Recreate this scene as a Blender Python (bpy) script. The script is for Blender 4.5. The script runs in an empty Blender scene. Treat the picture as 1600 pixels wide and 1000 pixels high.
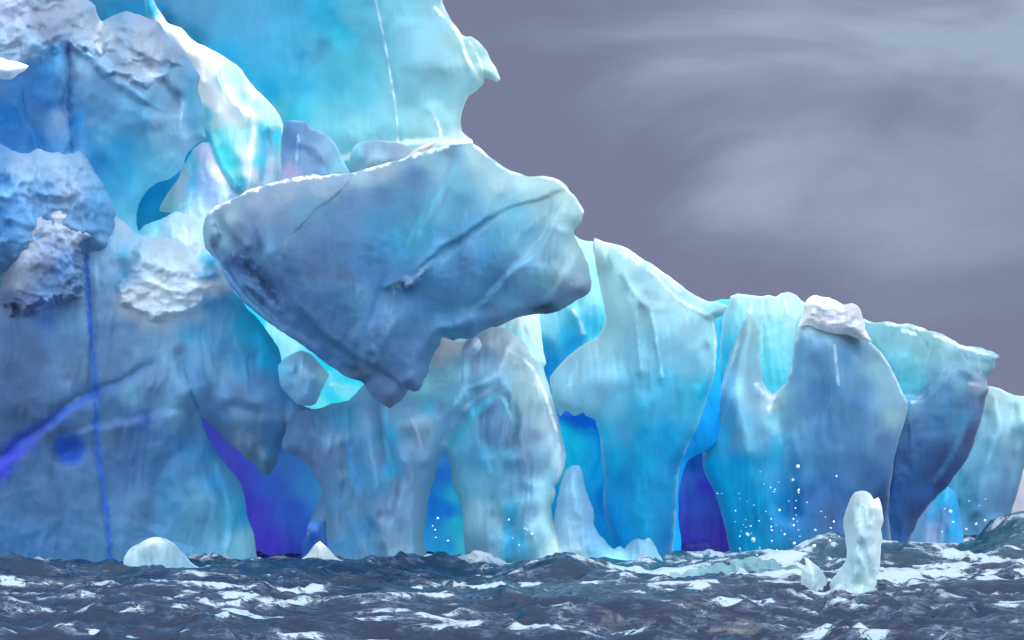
import bpy, math, random
import numpy as np
from mathutils import Vector

# ------------------------------------------------------------------ basics
SC = bpy.context.scene
COL = SC.collection
CAMH = 2.5          # eye height above the sea, metres
KPX = 0.72 / 1600   # metres per photo pixel per metre of distance
HOR = 785.0         # horizon row
SOFT = 0.9
LIGHT = 0.69        # typical light on a shaded vertical face, used to turn seen colour into base colour

def to_world(u, v, d):
    return np.stack([(u - 800) * KPX * d, d, CAMH + (HOR - v) * KPX * d], -1)

def hexlin(h):
    c = np.array([int(h[i:i + 2], 16) for i in (0, 2, 4)]) / 255.0
    return np.where(c <= 0.04045, c / 12.92, ((c + 0.055) / 1.055) ** 2.4)

GAIN = {3: (0.43, 0.53, 0.52), 7: (1.12, 1.21, 1.05), 13: (2.17, 1.98, 2.29), 17: (0.86, 0.81, 0.76), 19: (0.53, 0.52, 0.52), 23: (0.38, 0.38, 0.36), 29: (1.02, 0.54, 0.46), 31: (0.73, 0.73, 0.7), 37: (0.87, 0.8, 0.79), 41: (0.81, 0.74, 0.7), 43: (2.17, 2.4, 2.4), 47: (0.53, 0.51, 0.5), 53: (0.71, 0.71, 0.77), 61: (0.79, 0.78, 0.74), 67: (1.24, 1.22, 1.45), 71: (0.87, 1.56, 1.71), 73: (1.95, 1.92, 1.97), 83: (1.5, 1.6, 2.2), 89: (0.2, 0.32, 0.54), 93: (1, 1.0, 1.9), 97: (1.07, 1.02, 0.93), 99: (2.4, 2.29, 2.21), 101: (1.39, 1.7, 1.46), 107: (0.44, 0.48, 0.46), 109: (0.68, 0.9, 0.91), 113: (0.2, 1.65, 1.91), 127: (0.67, 0.82, 0.81), 131: (0.77, 0.74, 0.7), 137: (2.07, 1.7, 1.91), 139: (0.58, 0.68, 0.67), 149: (0.44, 0.55, 0.55), 151: (0.58, 0.64, 0.61), 157: (0.9, 0.81, 0.77), 163: (0.7, 0.76, 0.78), 167: (0.75, 0.75, 0.7), 173: (1.5, 1.25, 1.1), 201: (0.62, 0.61, 0.56), 203: (0.91, 0.82, 0.66), 207: (0.79, 0.77, 0.71), 221: (0.42, 0.44, 0.41), 227: (0.6, 0.54, 0.49), 205: (0.87, 0.82, 0.76)}
SHADE_GAIN = {'3,280,10':1.01,'3,320,15':0.92,'3,260,30':0.55,'3,300,60':0.55,'3,350,40':1.01,'3,400,30':1.05,'3,450,20':1.13,'3,500,20':1.57,'3,560,20':1.64,'3,620,20':1.33,'3,680,30':0.88,'3,400,80':0.89,'3,460,80':0.92,'3,500,80':1.16,'3,530,50':1.63,'3,560,100':0.99,'3,600,80':1.06,'3,640,60':0.93,'3,680,90':0.76,'3,720,70':0.6,'3,420,140':1.06,'3,470,130':1.02,'3,520,130':0.87,'3,560,150':0.9,'3,620,150':0.99,'3,680,150':2.02,'3,730,130':2.2,'3,460,180':1.4,'3,500,200':1.04,'3,560,200':0.95,'3,600,190':0.99,'3,700,180':1.56,'3,690,200':0.95,'3,720,210':0.92,'3,660,215':0.78,'3,765,110':1.46,'3,745,85':0.67,'7,235,10':0.55,'7,262,40':0.92,'7,285,75':2.2,'7,320,120':2.01,'7,330,150':2.2,'7,345,165':1.84,'7,350,120':0.55,'7,370,120':0.55,'7,365,150':0.57,'7,400,140':1.24,'7,400,165':0.55,'7,380,150':0.55,'7,360,175':2.2,'7,385,180':1.1,'7,340,210':1.39,'7,350,235':0.69,'7,365,255':0.63,'7,378,280':0.55,'7,340,190':2.2,'7,388,205':0.93,'7,386,240':1.34,'7,390,270':1.67,'7,400,215':0.74,'7,405,250':1.03,'7,415,210':0.96,'7,420,235':0.93,'7,425,260':1.2,'7,430,190':0.65,'7,438,215':1.15,'7,322,180':1.41,'13,280,290':2.2,'13,285,320':1.48,'13,272,330':1.44,'13,300,250':1.37,'13,300,290':0.86,'13,315,240':1.06,'13,330,240':0.55,'13,320,290':0.57,'13,340,300':0.55,'13,365,300':0.89,'17,240,350':1.6,'17,270,350':0.99,'17,300,355':0.76,'17,290,375':1.01,'19,450,200':0.82,'19,460,230':1.07,'19,445,250':1.25,'19,470,198':0.64,'19,490,215':0.64,'19,500,240':1.1,'19,520,235':0.84,'19,470,250':1.0,'19,450,262':1.54,'19,490,265':0.89,'19,530,255':1.06,'23,555,235':1.67,'23,575,230':0.94,'23,600,228':1.0,'23,620,235':0.99,'23,590,245':1.33,'23,640,240':0.83,'29,675,224':1.0,'31,20,20':1.48,'31,60,30':0.57,'31,100,20':0.58,'31,110,45':0.59,'31,80,52':0.55,'31,20,60':0.88,'31,40,80':1.73,'31,60,75':1.81,'31,90,80':1.72,'31,70,110':1.74,'31,30,130':1.63,'31,15,180':1.25,'31,60,140':2.02,'31,80,170':0.99,'31,130,90':2.06,'31,130,110':0.83,'31,150,130':0.84,'31,160,150':0.99,'31,180,170':0.98,'31,200,150':1.63,'31,190,60':0.59,'31,220,60':0.55,'31,250,75':0.55,'31,190,32':0.55,'31,235,35':0.55,'31,205,110':0.58,'31,240,105':2.09,'31,210,130':1.2,'31,265,110':0.76,'31,270,90':0.55,'31,290,120':0.73,'31,240,150':0.82,'31,220,180':0.9,'31,250,190':0.95,'31,305,150':0.64,'31,305,185':0.76,'31,270,170':0.58,'31,200,190':1.34,'31,150,190':1.03,'31,120,190':1.34,'31,95,185':1.15,'31,20,215':0.82,'31,60,225':0.74,'31,140,210':1.02,'31,170,210':1.85,'31,155,260':0.92,'31,190,230':2.02,'31,220,230':2.2,'31,250,220':2.2,'31,280,220':1.6,'31,200,270':1.43,'31,170,270':1.16,'31,185,300':1.21,'31,220,280':1.71,'31,250,260':2.02,'31,195,330':1.09,'31,205,345':1.28,'31,150,40':0.55,'31,155,60':0.82,'31,175,60':0.73,'31,230,80':0.65,'31,120,70':1.06,'43,25,103':0.6,'43,15,118':1.0,'43,38,104':2.2,'47,30,260':0.91,'47,60,245':0.93,'47,90,260':0.93,'47,120,255':0.86,'47,40,290':1.66,'47,20,310':2.17,'47,70,300':1.26,'47,110,290':1.09,'47,140,290':1.02,'47,150,320':0.83,'47,10,280':0.94,'47,160,310':1.11,'61,90,330':1.2,'61,60,370':0.86,'61,120,370':0.98,'61,80,390':1.19,'61,30,410':1.33,'61,60,420':0.86,'61,25,440':0.96,'61,20,470':0.77,'61,45,465':0.76,'61,95,425':0.84,'61,75,450':0.98,'61,105,410':0.99,'61,110,455':1.0,'61,70,480':2.2,'61,160,360':0.7,'61,190,355':0.68,'61,180,380':0.68,'61,210,385':0.74,'61,170,410':1.15,'61,145,420':1.69,'61,20,520':0.68,'61,40,540':0.66,'61,80,510':0.89,'61,75,500':1.09,'61,60,560':0.58,'61,20,580':0.61,'61,100,540':0.72,'61,110,580':0.79,'61,100,500':1.0,'61,160,420':0.86,'61,160,470':0.91,'61,178,440':0.77,'61,170,520':0.86,'61,200,520':0.96,'61,200,560':0.77,'61,180,570':0.72,'61,230,550':1.08,'61,240,590':0.83,'61,190,400':0.9,'61,195,430':0.68,'61,300,520':1.57,'61,290,570':0.96,'61,270,560':1.38,'61,310,590':0.91,'61,250,390':0.58,'61,230,420':1.11,'61,280,400':0.65,'61,300,420':0.94,'61,310,440':1.82,'61,330,448':2.2,'61,270,430':1.15,'61,240,450':2.2,'61,270,470':2.2,'61,220,470':1.36,'61,200,460':0.97,'61,300,470':2.2,'61,345,440':2.2,'61,330,410':1.33,'61,20,620':0.76,'61,30,640':0.69,'61,70,630':0.83,'61,110,610':1.28,'61,120,650':0.84,'61,75,680':0.87,'61,60,700':1.07,'61,60,730':1.1,'61,90,740':0.94,'61,130,700':1.08,'61,170,620':0.79,'61,210,620':1.01,'61,190,650':0.89,'61,240,630':1.36,'61,280,640':1.47,'61,220,660':0.87,'61,180,680':1.21,'61,200,700':0.97,'61,260,680':1.02,'61,200,740':0.93,'61,170,760':0.87,'61,230,740':1.09,'61,30,780':0.87,'61,20,750':0.92,'61,80,790':0.91,'61,140,760':0.88,'61,290,700':1.15,'61,290,740':0.65,'61,300,770':0.83,'61,260,760':0.83,'61,270,790':0.92,'61,300,790':0.96,'61,220,790':1.11,'61,310,620':2.2,'61,100,830':0.89,'61,40,840':0.9,'61,200,840':1.03,'61,330,830':1.18,'61,300,850':0.94,'61,380,850':1.53,'61,360,800':1.5,'61,340,760':1.2,'61,375,800':1.97,'61,320,780':0.96,'61,330,480':2.2,'61,360,470':2.2,'61,380,500':2.2,'61,400,520':2.2,'61,420,560':2.2,'61,340,540':1.85,'61,380,560':1.28,'61,340,580':1.54,'61,370,620':0.92,'61,400,590':1.26,'61,420,620':2.06,'61,440,620':2.2,'61,330,620':1.98,'61,340,650':1.71,'61,370,660':1.19,'61,400,650':0.93,'61,380,690':1.92,'61,425,680':2.2,'61,400,700':0.7,'61,410,720':1.96,'61,430,700':2.2,'61,450,650':1.79,'71,410,500':1.25,'71,425,515':1.21,'71,440,530':0.98,'71,455,548':1.33,'71,520,600':0.85,'71,540,610':1.01,'71,520,625':1.12,'71,505,635':2.2,'73,460,560':0.63,'73,450,590':0.55,'73,480,570':1.25,'73,490,600':1.11,'73,475,620':1.24,'73,505,590':2.02,'73,440,580':0.89,'73,470,600':0.55,'83,320,670':2.2,'83,345,700':2.2,'83,380,740':2.2,'83,400,790':1.67,'83,430,760':1.99,'83,420,850':1.51,'83,450,720':2.2,'83,460,800':1.69,'83,480,760':2.17,'83,500,770':2.2,'89,490,822':1.95,'89,495,845':0.55,'93,690,740':2.06,'93,680,790':1.87,'93,700,800':1.49,'93,710,780':2.2,'93,720,820':2.2,'93,695,850':1.67,'93,720,850':2.2,'93,690,720':2.2,'97,480,660':0.69,'97,500,660':0.79,'97,520,700':1.21,'97,500,720':1.18,'97,530,740':0.75,'97,540,650':1.0,'97,555,700':0.78,'97,560,740':0.94,'97,580,760':0.85,'97,600,680':1.0,'97,597,720':0.93,'97,608,680':1.28,'97,612,730':1.49,'97,635,660':1.04,'97,630,760':0.84,'97,600,800':1.06,'97,550,780':0.76,'97,570,820':0.66,'97,530,780':0.83,'97,520,820':0.78,'97,590,650':1.59,'97,640,640':1.43,'97,660,660':1.15,'97,650,690':1.18,'97,640,720':0.84,'97,670,640':1.42,'97,690,640':1.34,'97,700,660':2.09,'97,730,640':1.13,'97,720,680':1.93,'97,760,640':0.63,'97,770,680':0.8,'97,800,670':0.6,'97,790,640':0.55,'97,830,680':0.56,'97,830,640':0.55,'97,850,660':0.7,'97,870,690':0.88,'97,750,720':1.0,'97,790,720':0.95,'97,830,720':1.08,'97,850,720':0.84,'97,870,720':1.14,'97,860,750':1.51,'97,850,780':1.2,'97,740,760':1.21,'97,780,760':1.01,'97,820,760':1.36,'97,740,800':1.47,'97,770,810':0.79,'97,800,800':1.12,'97,830,800':0.55,'97,640,790':0.87,'97,850,810':1.0,'97,665,600':2.2,'97,700,590':2.2,'97,720,570':2.2,'97,740,575':1.46,'97,760,560':1.17,'97,770,530':2.2,'97,790,540':2.2,'97,800,560':0.92,'97,820,580':0.75,'97,780,600':1.36,'97,740,600':1.16,'97,700,610':2.2,'97,820,610':0.61,'97,850,600':0.97,'97,690,540':2.2,'97,715,545':2.2,'97,540,850':0.75,'97,620,850':0.86,'97,760,860':0.65,'97,810,850':0.58,'97,840,850':0.69,'97,870,850':0.91,'97,580,860':0.65,'97,640,840':0.94,'99,730,540':1.02,'99,745,535':1.12,'99,742,550':0.82,'101,815,500':1.76,'101,830,520':0.95,'101,845,560':1.0,'107,330,350':1.25,'107,350,330':0.75,'107,360,335':0.89,'107,345,375':2.2,'107,370,360':0.67,'107,350,400':2.09,'107,380,420':2.2,'107,360,425':1.97,'107,400,310':0.81,'107,450,295':0.81,'107,420,320':0.76,'107,500,290':0.8,'107,560,270':0.95,'107,600,265':0.64,'107,400,340':0.73,'107,440,345':0.7,'107,480,330':0.74,'107,400,370':1.09,'107,440,370':0.77,'107,480,360':0.74,'107,520,340':0.67,'107,550,320':0.7,'107,600,310':0.65,'107,420,400':2.18,'107,460,400':1.09,'107,500,395':0.89,'107,540,380':1.0,'107,560,400':1.14,'107,500,420':0.96,'107,540,430':0.83,'107,590,350':0.77,'107,600,390':1.24,'107,620,380':1.3,'107,570,420':1.06,'107,600,430':0.99,'107,620,340':0.77,'107,420,450':2.2,'107,450,470':2.2,'107,470,500':2.2,'107,400,470':2.2,'107,480,460':1.73,'107,500,480':1.79,'107,540,460':1.0,'107,560,470':0.99,'107,580,480':1.1,'107,520,520':1.61,'107,540,560':2.2,'107,560,590':0.96,'107,500,550':1.65,'107,600,520':1.09,'107,570,540':1.7,'107,590,600':1.93,'107,600,620':2.2,'107,650,280':0.81,'107,670,250':0.8,'107,700,235':0.56,'107,690,260':0.88,'107,740,240':0.77,'107,760,260':0.76,'107,780,285':0.87,'107,820,280':0.93,'107,860,290':0.81,'107,885,310':0.87,'107,640,320':0.75,'107,680,330':0.87,'107,720,290':0.8,'107,720,310':0.71,'107,660,360':0.84,'107,640,380':0.94,'107,690,390':1.89,'107,740,350':1.12,'107,780,310':0.71,'107,800,330':0.97,'107,820,360':0.84,'107,780,370':0.88,'107,760,400':1.1,'107,850,330':0.78,'107,840,370':0.9,'107,870,370':0.81,'107,900,330':1.0,'107,880,350':1.16,'107,860,400':0.64,'107,895,390':0.95,'107,700,370':0.88,'107,720,410':1.2,'107,640,440':0.83,'107,650,470':1.83,'107,700,450':2.04,'107,740,450':2.2,'107,780,440':1.6,'107,830,430':2.2,'107,850,440':2.2,'107,880,430':1.28,'107,905,440':1.46,'107,910,455':1.49,'107,880,460':2.2,'107,840,460':2.2,'107,800,470':2.2,'107,740,480':1.36,'107,700,490':1.67,'107,700,520':2.2,'107,740,500':2.05,'107,780,490':2.2,'107,850,485':0.7,'107,660,520':1.08,'107,640,560':1.16,'107,650,590':1.84,'109,850,500':1.3,'109,865,515':1.49,'109,850,540':0.67,'109,880,520':1.34,'109,900,490':0.79,'109,920,470':0.96,'109,905,500':0.88,'109,895,540':1.12,'109,870,570':0.89,'109,915,390':0.68,'109,925,450':1.0,'109,930,510':1.37,'109,940,490':1.05,'113,890,650':0.74,'113,910,648':0.84,'113,925,665':1.21,'113,900,690':1.08,'113,880,680':1.1,'113,900,720':0.96,'113,920,720':0.86,'113,940,740':1.01,'113,930,790':0.93,'113,950,830':1.41,'113,1080,690':0.69,'127,935,390':1.15,'127,960,400':0.57,'127,1000,430':0.55,'127,1010,470':0.55,'127,950,450':2.2,'127,980,470':1.93,'127,1000,408':0.55,'127,1050,450':0.55,'127,1090,470':0.55,'127,1120,480':0.55,'127,930,540':1.33,'127,900,575':1.2,'127,880,600':1.51,'127,940,600':1.5,'127,1000,560':0.85,'127,1040,540':0.65,'127,1080,520':0.65,'127,1080,570':0.8,'127,1100,540':1.19,'127,1000,600':0.81,'127,1040,600':1.01,'127,960,630':1.79,'127,920,620':2.2,'127,1080,620':1.11,'127,1000,640':1.2,'127,1100,620':0.83,'127,940,680':1.77,'127,980,670':1.35,'127,1000,680':1.08,'127,1040,680':1.01,'127,960,720':1.32,'127,1000,720':0.95,'127,1040,700':0.94,'127,950,750':1.49,'127,965,750':1.03,'127,1000,760':0.82,'127,1030,770':0.77,'127,950,800':1.59,'127,1000,810':0.87,'127,1040,800':0.68,'127,965,840':1.67,'127,1045,840':0.65,'127,1060,720':0.72,'131,880,760':1.23,'131,900,740':1.1,'131,900,790':0.92,'131,890,830':1.0,'131,915,830':1.01,'131,930,860':0.8,'131,960,875':1.36,'131,1000,850':0.64,'131,1010,870':0.88,'137,1120,500':0.55,'137,1075,720':0.58,'137,1080,750':1.23,'137,1070,760':0.99,'137,1100,760':1.0,'137,1070,790':0.99,'137,1100,790':1.12,'137,1080,820':0.96,'137,1110,820':1.06,'137,1080,850':0.88,'137,1120,840':1.04,'137,1130,855':1.24,'139,1150,470':0.71,'139,1170,475':0.55,'139,1145,500':1.0,'139,1130,560':1.12,'139,1190,470':0.57,'139,1210,475':0.67,'139,1235,470':0.63,'139,1200,520':0.98,'139,1220,530':1.24,'139,1190,560':1.54,'139,1210,580':1.28,'139,1225,560':1.31,'139,1240,500':1.03,'139,1205,605':1.09,'149,1360,515':0.62,'149,1380,540':0.55,'149,1400,520':0.56,'149,1420,530':0.55,'149,1400,570':1.0,'149,1420,560':0.86,'149,1410,600':1.19,'149,1430,600':1.42,'149,1440,550':0.55,'149,1460,530':0.56,'149,1500,560':0.57,'149,1520,560':0.72,'149,1540,560':0.83,'149,1460,580':0.94,'149,1450,620':0.8,'149,1480,610':1.11,'149,1500,600':1.31,'149,1530,605':1.32,'149,1520,625':1.43,'149,1480,640':1.24,'149,1540,620':0.55,'149,1430,660':0.97,'149,1420,650':1.24,'149,1460,660':1.04,'149,1500,660':1.05,'149,1515,680':0.9,'149,1440,700':0.95,'149,1400,720':1.06,'149,1480,720':1.08,'149,1440,760':1.33,'149,1470,750':1.25,'149,1400,770':1.55,'149,1400,820':1.66,'149,1430,800':1.1,'151,1130,680':2.2,'151,1160,680':1.21,'151,1190,680':0.7,'151,1200,700':0.77,'151,1110,730':2.2,'151,1160,730':2.2,'151,1130,760':2.2,'151,1200,720':0.91,'151,1180,780':1.74,'151,1130,800':2.2,'151,1160,840':1.64,'151,1200,790':1.04,'151,1210,660':1.16,'151,1215,700':0.99,'151,1240,660':0.94,'151,1240,700':1.56,'151,1260,640':0.9,'151,1280,680':1.38,'151,1260,720':1.15,'151,1230,740':1.15,'151,1220,780':1.0,'151,1240,800':0.84,'151,1260,770':0.92,'151,1300,700':1.23,'151,1340,670':1.31,'151,1370,660':1.36,'151,1395,650':1.24,'151,1380,690':1.13,'151,1340,720':0.91,'151,1360,750':0.93,'151,1300,760':1.02,'151,1300,800':0.84,'151,1380,780':0.55,'151,1260,540':1.06,'151,1280,560':0.81,'151,1250,580':1.15,'151,1300,600':0.73,'151,1300,560':0.55,'151,1320,560':0.65,'151,1340,560':0.78,'151,1370,580':0.73,'151,1390,600':0.81,'151,1400,630':0.86,'151,1350,600':0.67,'151,1340,630':0.98,'151,1280,620':0.93,'151,1370,550':0.55,'151,1170,510':0.7,'151,1160,560':0.99,'151,1140,600':1.55,'151,1180,580':0.98,'151,1180,620':0.84,'151,1200,625':1.25,'151,1150,640':1.0,'151,1260,510':1.54,'157,1265,470':1.32,'157,1300,474':0.7,'157,1330,482':0.57,'157,1265,490':0.97,'157,1290,500':1.16,'157,1320,500':0.97,'157,1340,512':0.97,'157,1260,506':2.2,'157,1300,512':1.77,'163,1440,820':1.35,'163,1455,800':0.99,'163,1470,780':0.94,'163,1460,830':1.29,'163,1475,810':1.05,'163,1490,800':0.59,'163,1485,830':1.0,'167,1560,620':0.56,'167,1590,635':0.68,'167,1550,660':1.08,'167,1580,680':1.55,'167,1540,700':0.91,'167,1530,740':0.97,'167,1560,740':0.96,'167,1585,720':1.33,'167,1500,760':0.99,'167,1510,800':1.0,'167,1540,800':1.21,'167,1570,790':1.11,'173,1595,760':1.02,'173,1590,780':0.98,'201,205,865':1.14,'201,240,855':0.55,'201,230,870':0.67,'201,270,865':0.84,'201,210,885':1.88,'201,290,885':1.0,'201,240,843':1.47,'203,500,850':1.51,'203,495,862':0.66,'203,510,862':0.84,'203,485,872':1.26,'203,505,874':0.96,'203,520,872':1.04,'205,1262,882':0.97,'205,1258,900':0.95,'205,1270,900':0.72,'205,1285,905':1.08,'205,1276,890':1.04,'207,1345,775':0.55,'207,1335,800':0.74,'207,1360,800':0.61,'207,1345,840':1.18,'207,1365,820':1.08,'207,1330,850':1.46,'207,1370,860':1.14,'207,1350,880':0.84,'207,1330,890':0.92,'207,1365,890':1.54,'207,1310,905':0.77,'207,1375,785':2.2,'221,1060,900':1.02,'221,1090,892':1.16,'221,1120,890':0.93,'221,1150,885':1.07,'221,1180,880':0.84,'221,1200,885':1.05,'221,1230,892':0.55,'227,745,868':0.95,'227,770,878':1.05,'61,100,350':0.92,'61,40,385':1.18}  # per-point gains lighten base colour in rendered shade and darken it where lit
def base_of(h, g=(1, 1, 1)):
    b = hexlin(h) / LIGHT * np.array(g)
    return np.clip(0.9 * (1 - np.exp(-b / 0.9 * (1 + 0.25 * b))), 0.006, 0.9)

def lift(h, seed):
    g = np.array(GAIN.get(seed, (1, 1, 1)))
    return np.maximum(g, 0.98) if hexlin(h).mean() > 0.5 else g

# ------------------------------------------------------------------ noise (numpy)
def _hash(i, j, k, s):
    i = i.astype(np.int64).astype(np.uint64); j = j.astype(np.int64).astype(np.uint64); k = k.astype(np.int64).astype(np.uint64)
    with np.errstate(over='ignore'):
        h = i * np.uint64(0x9E3779B185EBCA87) ^ j * np.uint64(0xC2B2AE3D27D4EB4F) ^ k * np.uint64(0x165667B19E3779F9) ^ np.uint64(s * 7919 + 13)
        h ^= h >> np.uint64(29); h *= np.uint64(0xBF58476D1CE4E5B9); h ^= h >> np.uint64(32); h *= np.uint64(0x94D049BB133111EB); h ^= h >> np.uint64(31)
    return (h >> np.uint64(40)).astype(np.float64) / float(1 << 24)

def noise2(x, y, s=0):
    xi = np.floor(x); yi = np.floor(y); fx = x - xi; fy = y - yi
    ux = fx * fx * fx * (fx * (fx * 6 - 15) + 10); uy = fy * fy * fy * (fy * (fy * 6 - 15) + 10)
    z = np.zeros_like(xi)
    def g(a, b):
        an = _hash(xi + a, yi + b, z, s) * 2 * math.pi
        return np.cos(an) * (fx - a) + np.sin(an) * (fy - b)
    n0 = g(0, 0) * (1 - ux) + g(1, 0) * ux
    n1 = g(0, 1) * (1 - ux) + g(1, 1) * ux
    return (n0 * (1 - uy) + n1 * uy) * 1.5

def fbm(x, y, o=4, s=0, gain=0.5, lac=2.03):
    r = 0; a = 1.0; t = 0
    for k in range(o):
        r = r + a * noise2(x + 17.3 * k, y - 9.1 * k, s + k); t += a; a *= gain; x = x * lac; y = y * lac
    return r / t * 1.4

def worley(x, y, s=0):
    xi = np.floor(x); yi = np.floor(y); z = np.zeros_like(xi)
    f1 = np.full(x.shape, 9.0); f2 = np.full(x.shape, 9.0); idv = np.zeros(x.shape)
    for a in (-1, 0, 1):
        for b in (-1, 0, 1):
            px = xi + a + _hash(xi + a, yi + b, z, s); py = yi + b + _hash(xi + a, yi + b, z, s + 1)
            dd = np.hypot(px - x, py - y); hv = _hash(xi + a, yi + b, z, s + 2)
            m = dd < f1
            f2 = np.where(m, f1, np.minimum(f2, dd)); idv = np.where(m, hv, idv); f1 = np.where(m, dd, f1)
    return f1, f2, idv

def facets(x, y, s=0):
    """random tilted planes, one per Voronoi cell: plates of broken ice"""
    xi = np.floor(x); yi = np.floor(y); z = np.zeros_like(xi)
    best = np.full(x.shape, -9.0)
    for a in (-1, 0, 1):
        for b in (-1, 0, 1):
            h = lambda q: _hash(xi + a, yi + b, z, s + q)
            px = xi + a + h(0); py = yi + b + h(1)
            val = h(2) * 0.6 + (h(3) - 0.5) * 1.5 * (x - px) + (h(4) - 0.5) * 1.5 * (y - py) - 0.75 * np.hypot(px - x, py - y) ** 2
            best = np.maximum(best, val)
    return best

# ------------------------------------------------------------------ outlines
def parse(t):
    return [tuple(float(q) for q in p.split(',')) for p in t.split()]

def curve(pts, step=4.0, smooth=True, closed=True):
    P = np.array(pts, float); n = len(P); out = []
    rng = range(n if closed else n - 1)
    for i in rng:
        if closed: p0, p1, p2, p3 = P[i - 1], P[i], P[(i + 1) % n], P[(i + 2) % n]
        else: p0, p1, p2, p3 = P[max(i - 1, 0)], P[i], P[i + 1], P[min(i + 2, n - 1)]
        L = np.hypot(*(p2 - p1)); m = max(1, int(L / step))
        for k in range(m):
            t = k / m
            if smooth:
                w = 0.6
                a = (p2 - p0) * 0.5 * w; b = (p3 - p1) * 0.5 * w
                l0 = max(np.hypot(*(p1 - p0)), 1e-3); l2 = max(np.hypot(*(p3 - p2)), 1e-3)
                a *= min(1, 2 * L / (L + l0)); b *= min(1, 2 * L / (L + l2))
                q = (2 * t**3 - 3 * t**2 + 1) * p1 + (t**3 - 2 * t**2 + t) * a + (-2 * t**3 + 3 * t**2) * p2 + (t**3 - t**2) * b
            else: q = p1 + (p2 - p1) * t
            out.append(q)
    if not closed: out.append(P[-1])
    return np.array(out)

def seg_nearest(u, v, C, closed=True):
    """distance, nearest point and signed side to a polyline"""
    A = C; B = np.roll(C, -1, 0)
    if not closed: A = C[:-1]; B = C[1:]
    bd = np.full(u.shape, 1e18); bu = np.zeros(u.shape); bv = np.zeros(u.shape); sd = np.zeros(u.shape)
    for a, b in zip(A, B):
        e = b - a; L = e @ e + 1e-9
        t = np.clip(((u - a[0]) * e[0] + (v - a[1]) * e[1]) / L, 0, 1)
        nu = a[0] + t * e[0]; nv = a[1] + t * e[1]
        d = (u - nu) ** 2 + (v - nv) ** 2
        m = d < bd
        bd = np.where(m, d, bd); bu = np.where(m, nu, bu); bv = np.where(m, nv, bv)
        sd = np.where(m, np.sign((u - a[0]) * e[1] - (v - a[1]) * e[0]), sd)
    return np.sqrt(bd), bu, bv, sd

def inside(u, v, C):
    r = np.zeros(u.shape, bool)
    for a, b in zip(C, np.roll(C, -1, 0)):
        if a[1] == b[1]: continue
        c = ((a[1] > v) != (b[1] > v)) & (u < (b[0] - a[0]) * (v - a[1]) / (b[1] - a[1]) + a[0])
        r ^= c
    return r

def jacobi(F, M, n):
    """smooth F inside mask M, values outside stay as they are"""
    for _ in range(n):
        G = (np.roll(F, 1, 0) + np.roll(F, -1, 0) + np.roll(F, 1, 1) + np.roll(F, -1, 1)) / 4
        F = np.where(M, G, F)
    return F

# ------------------------------------------------------------------ scene graph
def tag(o, label=None, cat=None, group=None, kind=None):
    if label: o['label'] = label
    if cat: o['category'] = cat
    if group: o['group'] = group
    if kind: o['kind'] = kind
    return o

def empty(name, loc, label, cat, group=None):
    o = bpy.data.objects.new(name, None); COL.objects.link(o); o.location = loc
    o.empty_display_size = 1
    return tag(o, label, cat, group)

def link_mesh(name, verts, faces, tint, mat, parent=None, attr='tint'):
    me = bpy.data.meshes.new(name)
    org = np.array(parent.location) if parent else np.zeros(3)
    verts = verts - org
    nv, nf = len(verts), len(faces); w = faces.shape[1]
    me.vertices.add(nv); me.vertices.foreach_set('co', verts.astype(np.float32).ravel())
    me.loops.add(nf * w); me.loops.foreach_set('vertex_index', faces.astype(np.int32).ravel())
    me.polygons.add(nf); me.polygons.foreach_set('loop_start', np.arange(0, nf * w, w, dtype=np.int32))
    me.polygons.foreach_set('use_smooth', np.ones(nf, bool))
    me.update(calc_edges=True); me.validate()
    if tint is not None:
        a = me.color_attributes.new(attr, 'FLOAT_COLOR', 'POINT')
        rgba = np.ones((nv, 4), np.float32); rgba[:, :3] = tint
        a.data.foreach_set('color', rgba.ravel())
    me.materials.append(mat)
    o = bpy.data.objects.new(name, me); COL.objects.link(o)
    if parent: o.parent = parent
    return o

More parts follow.
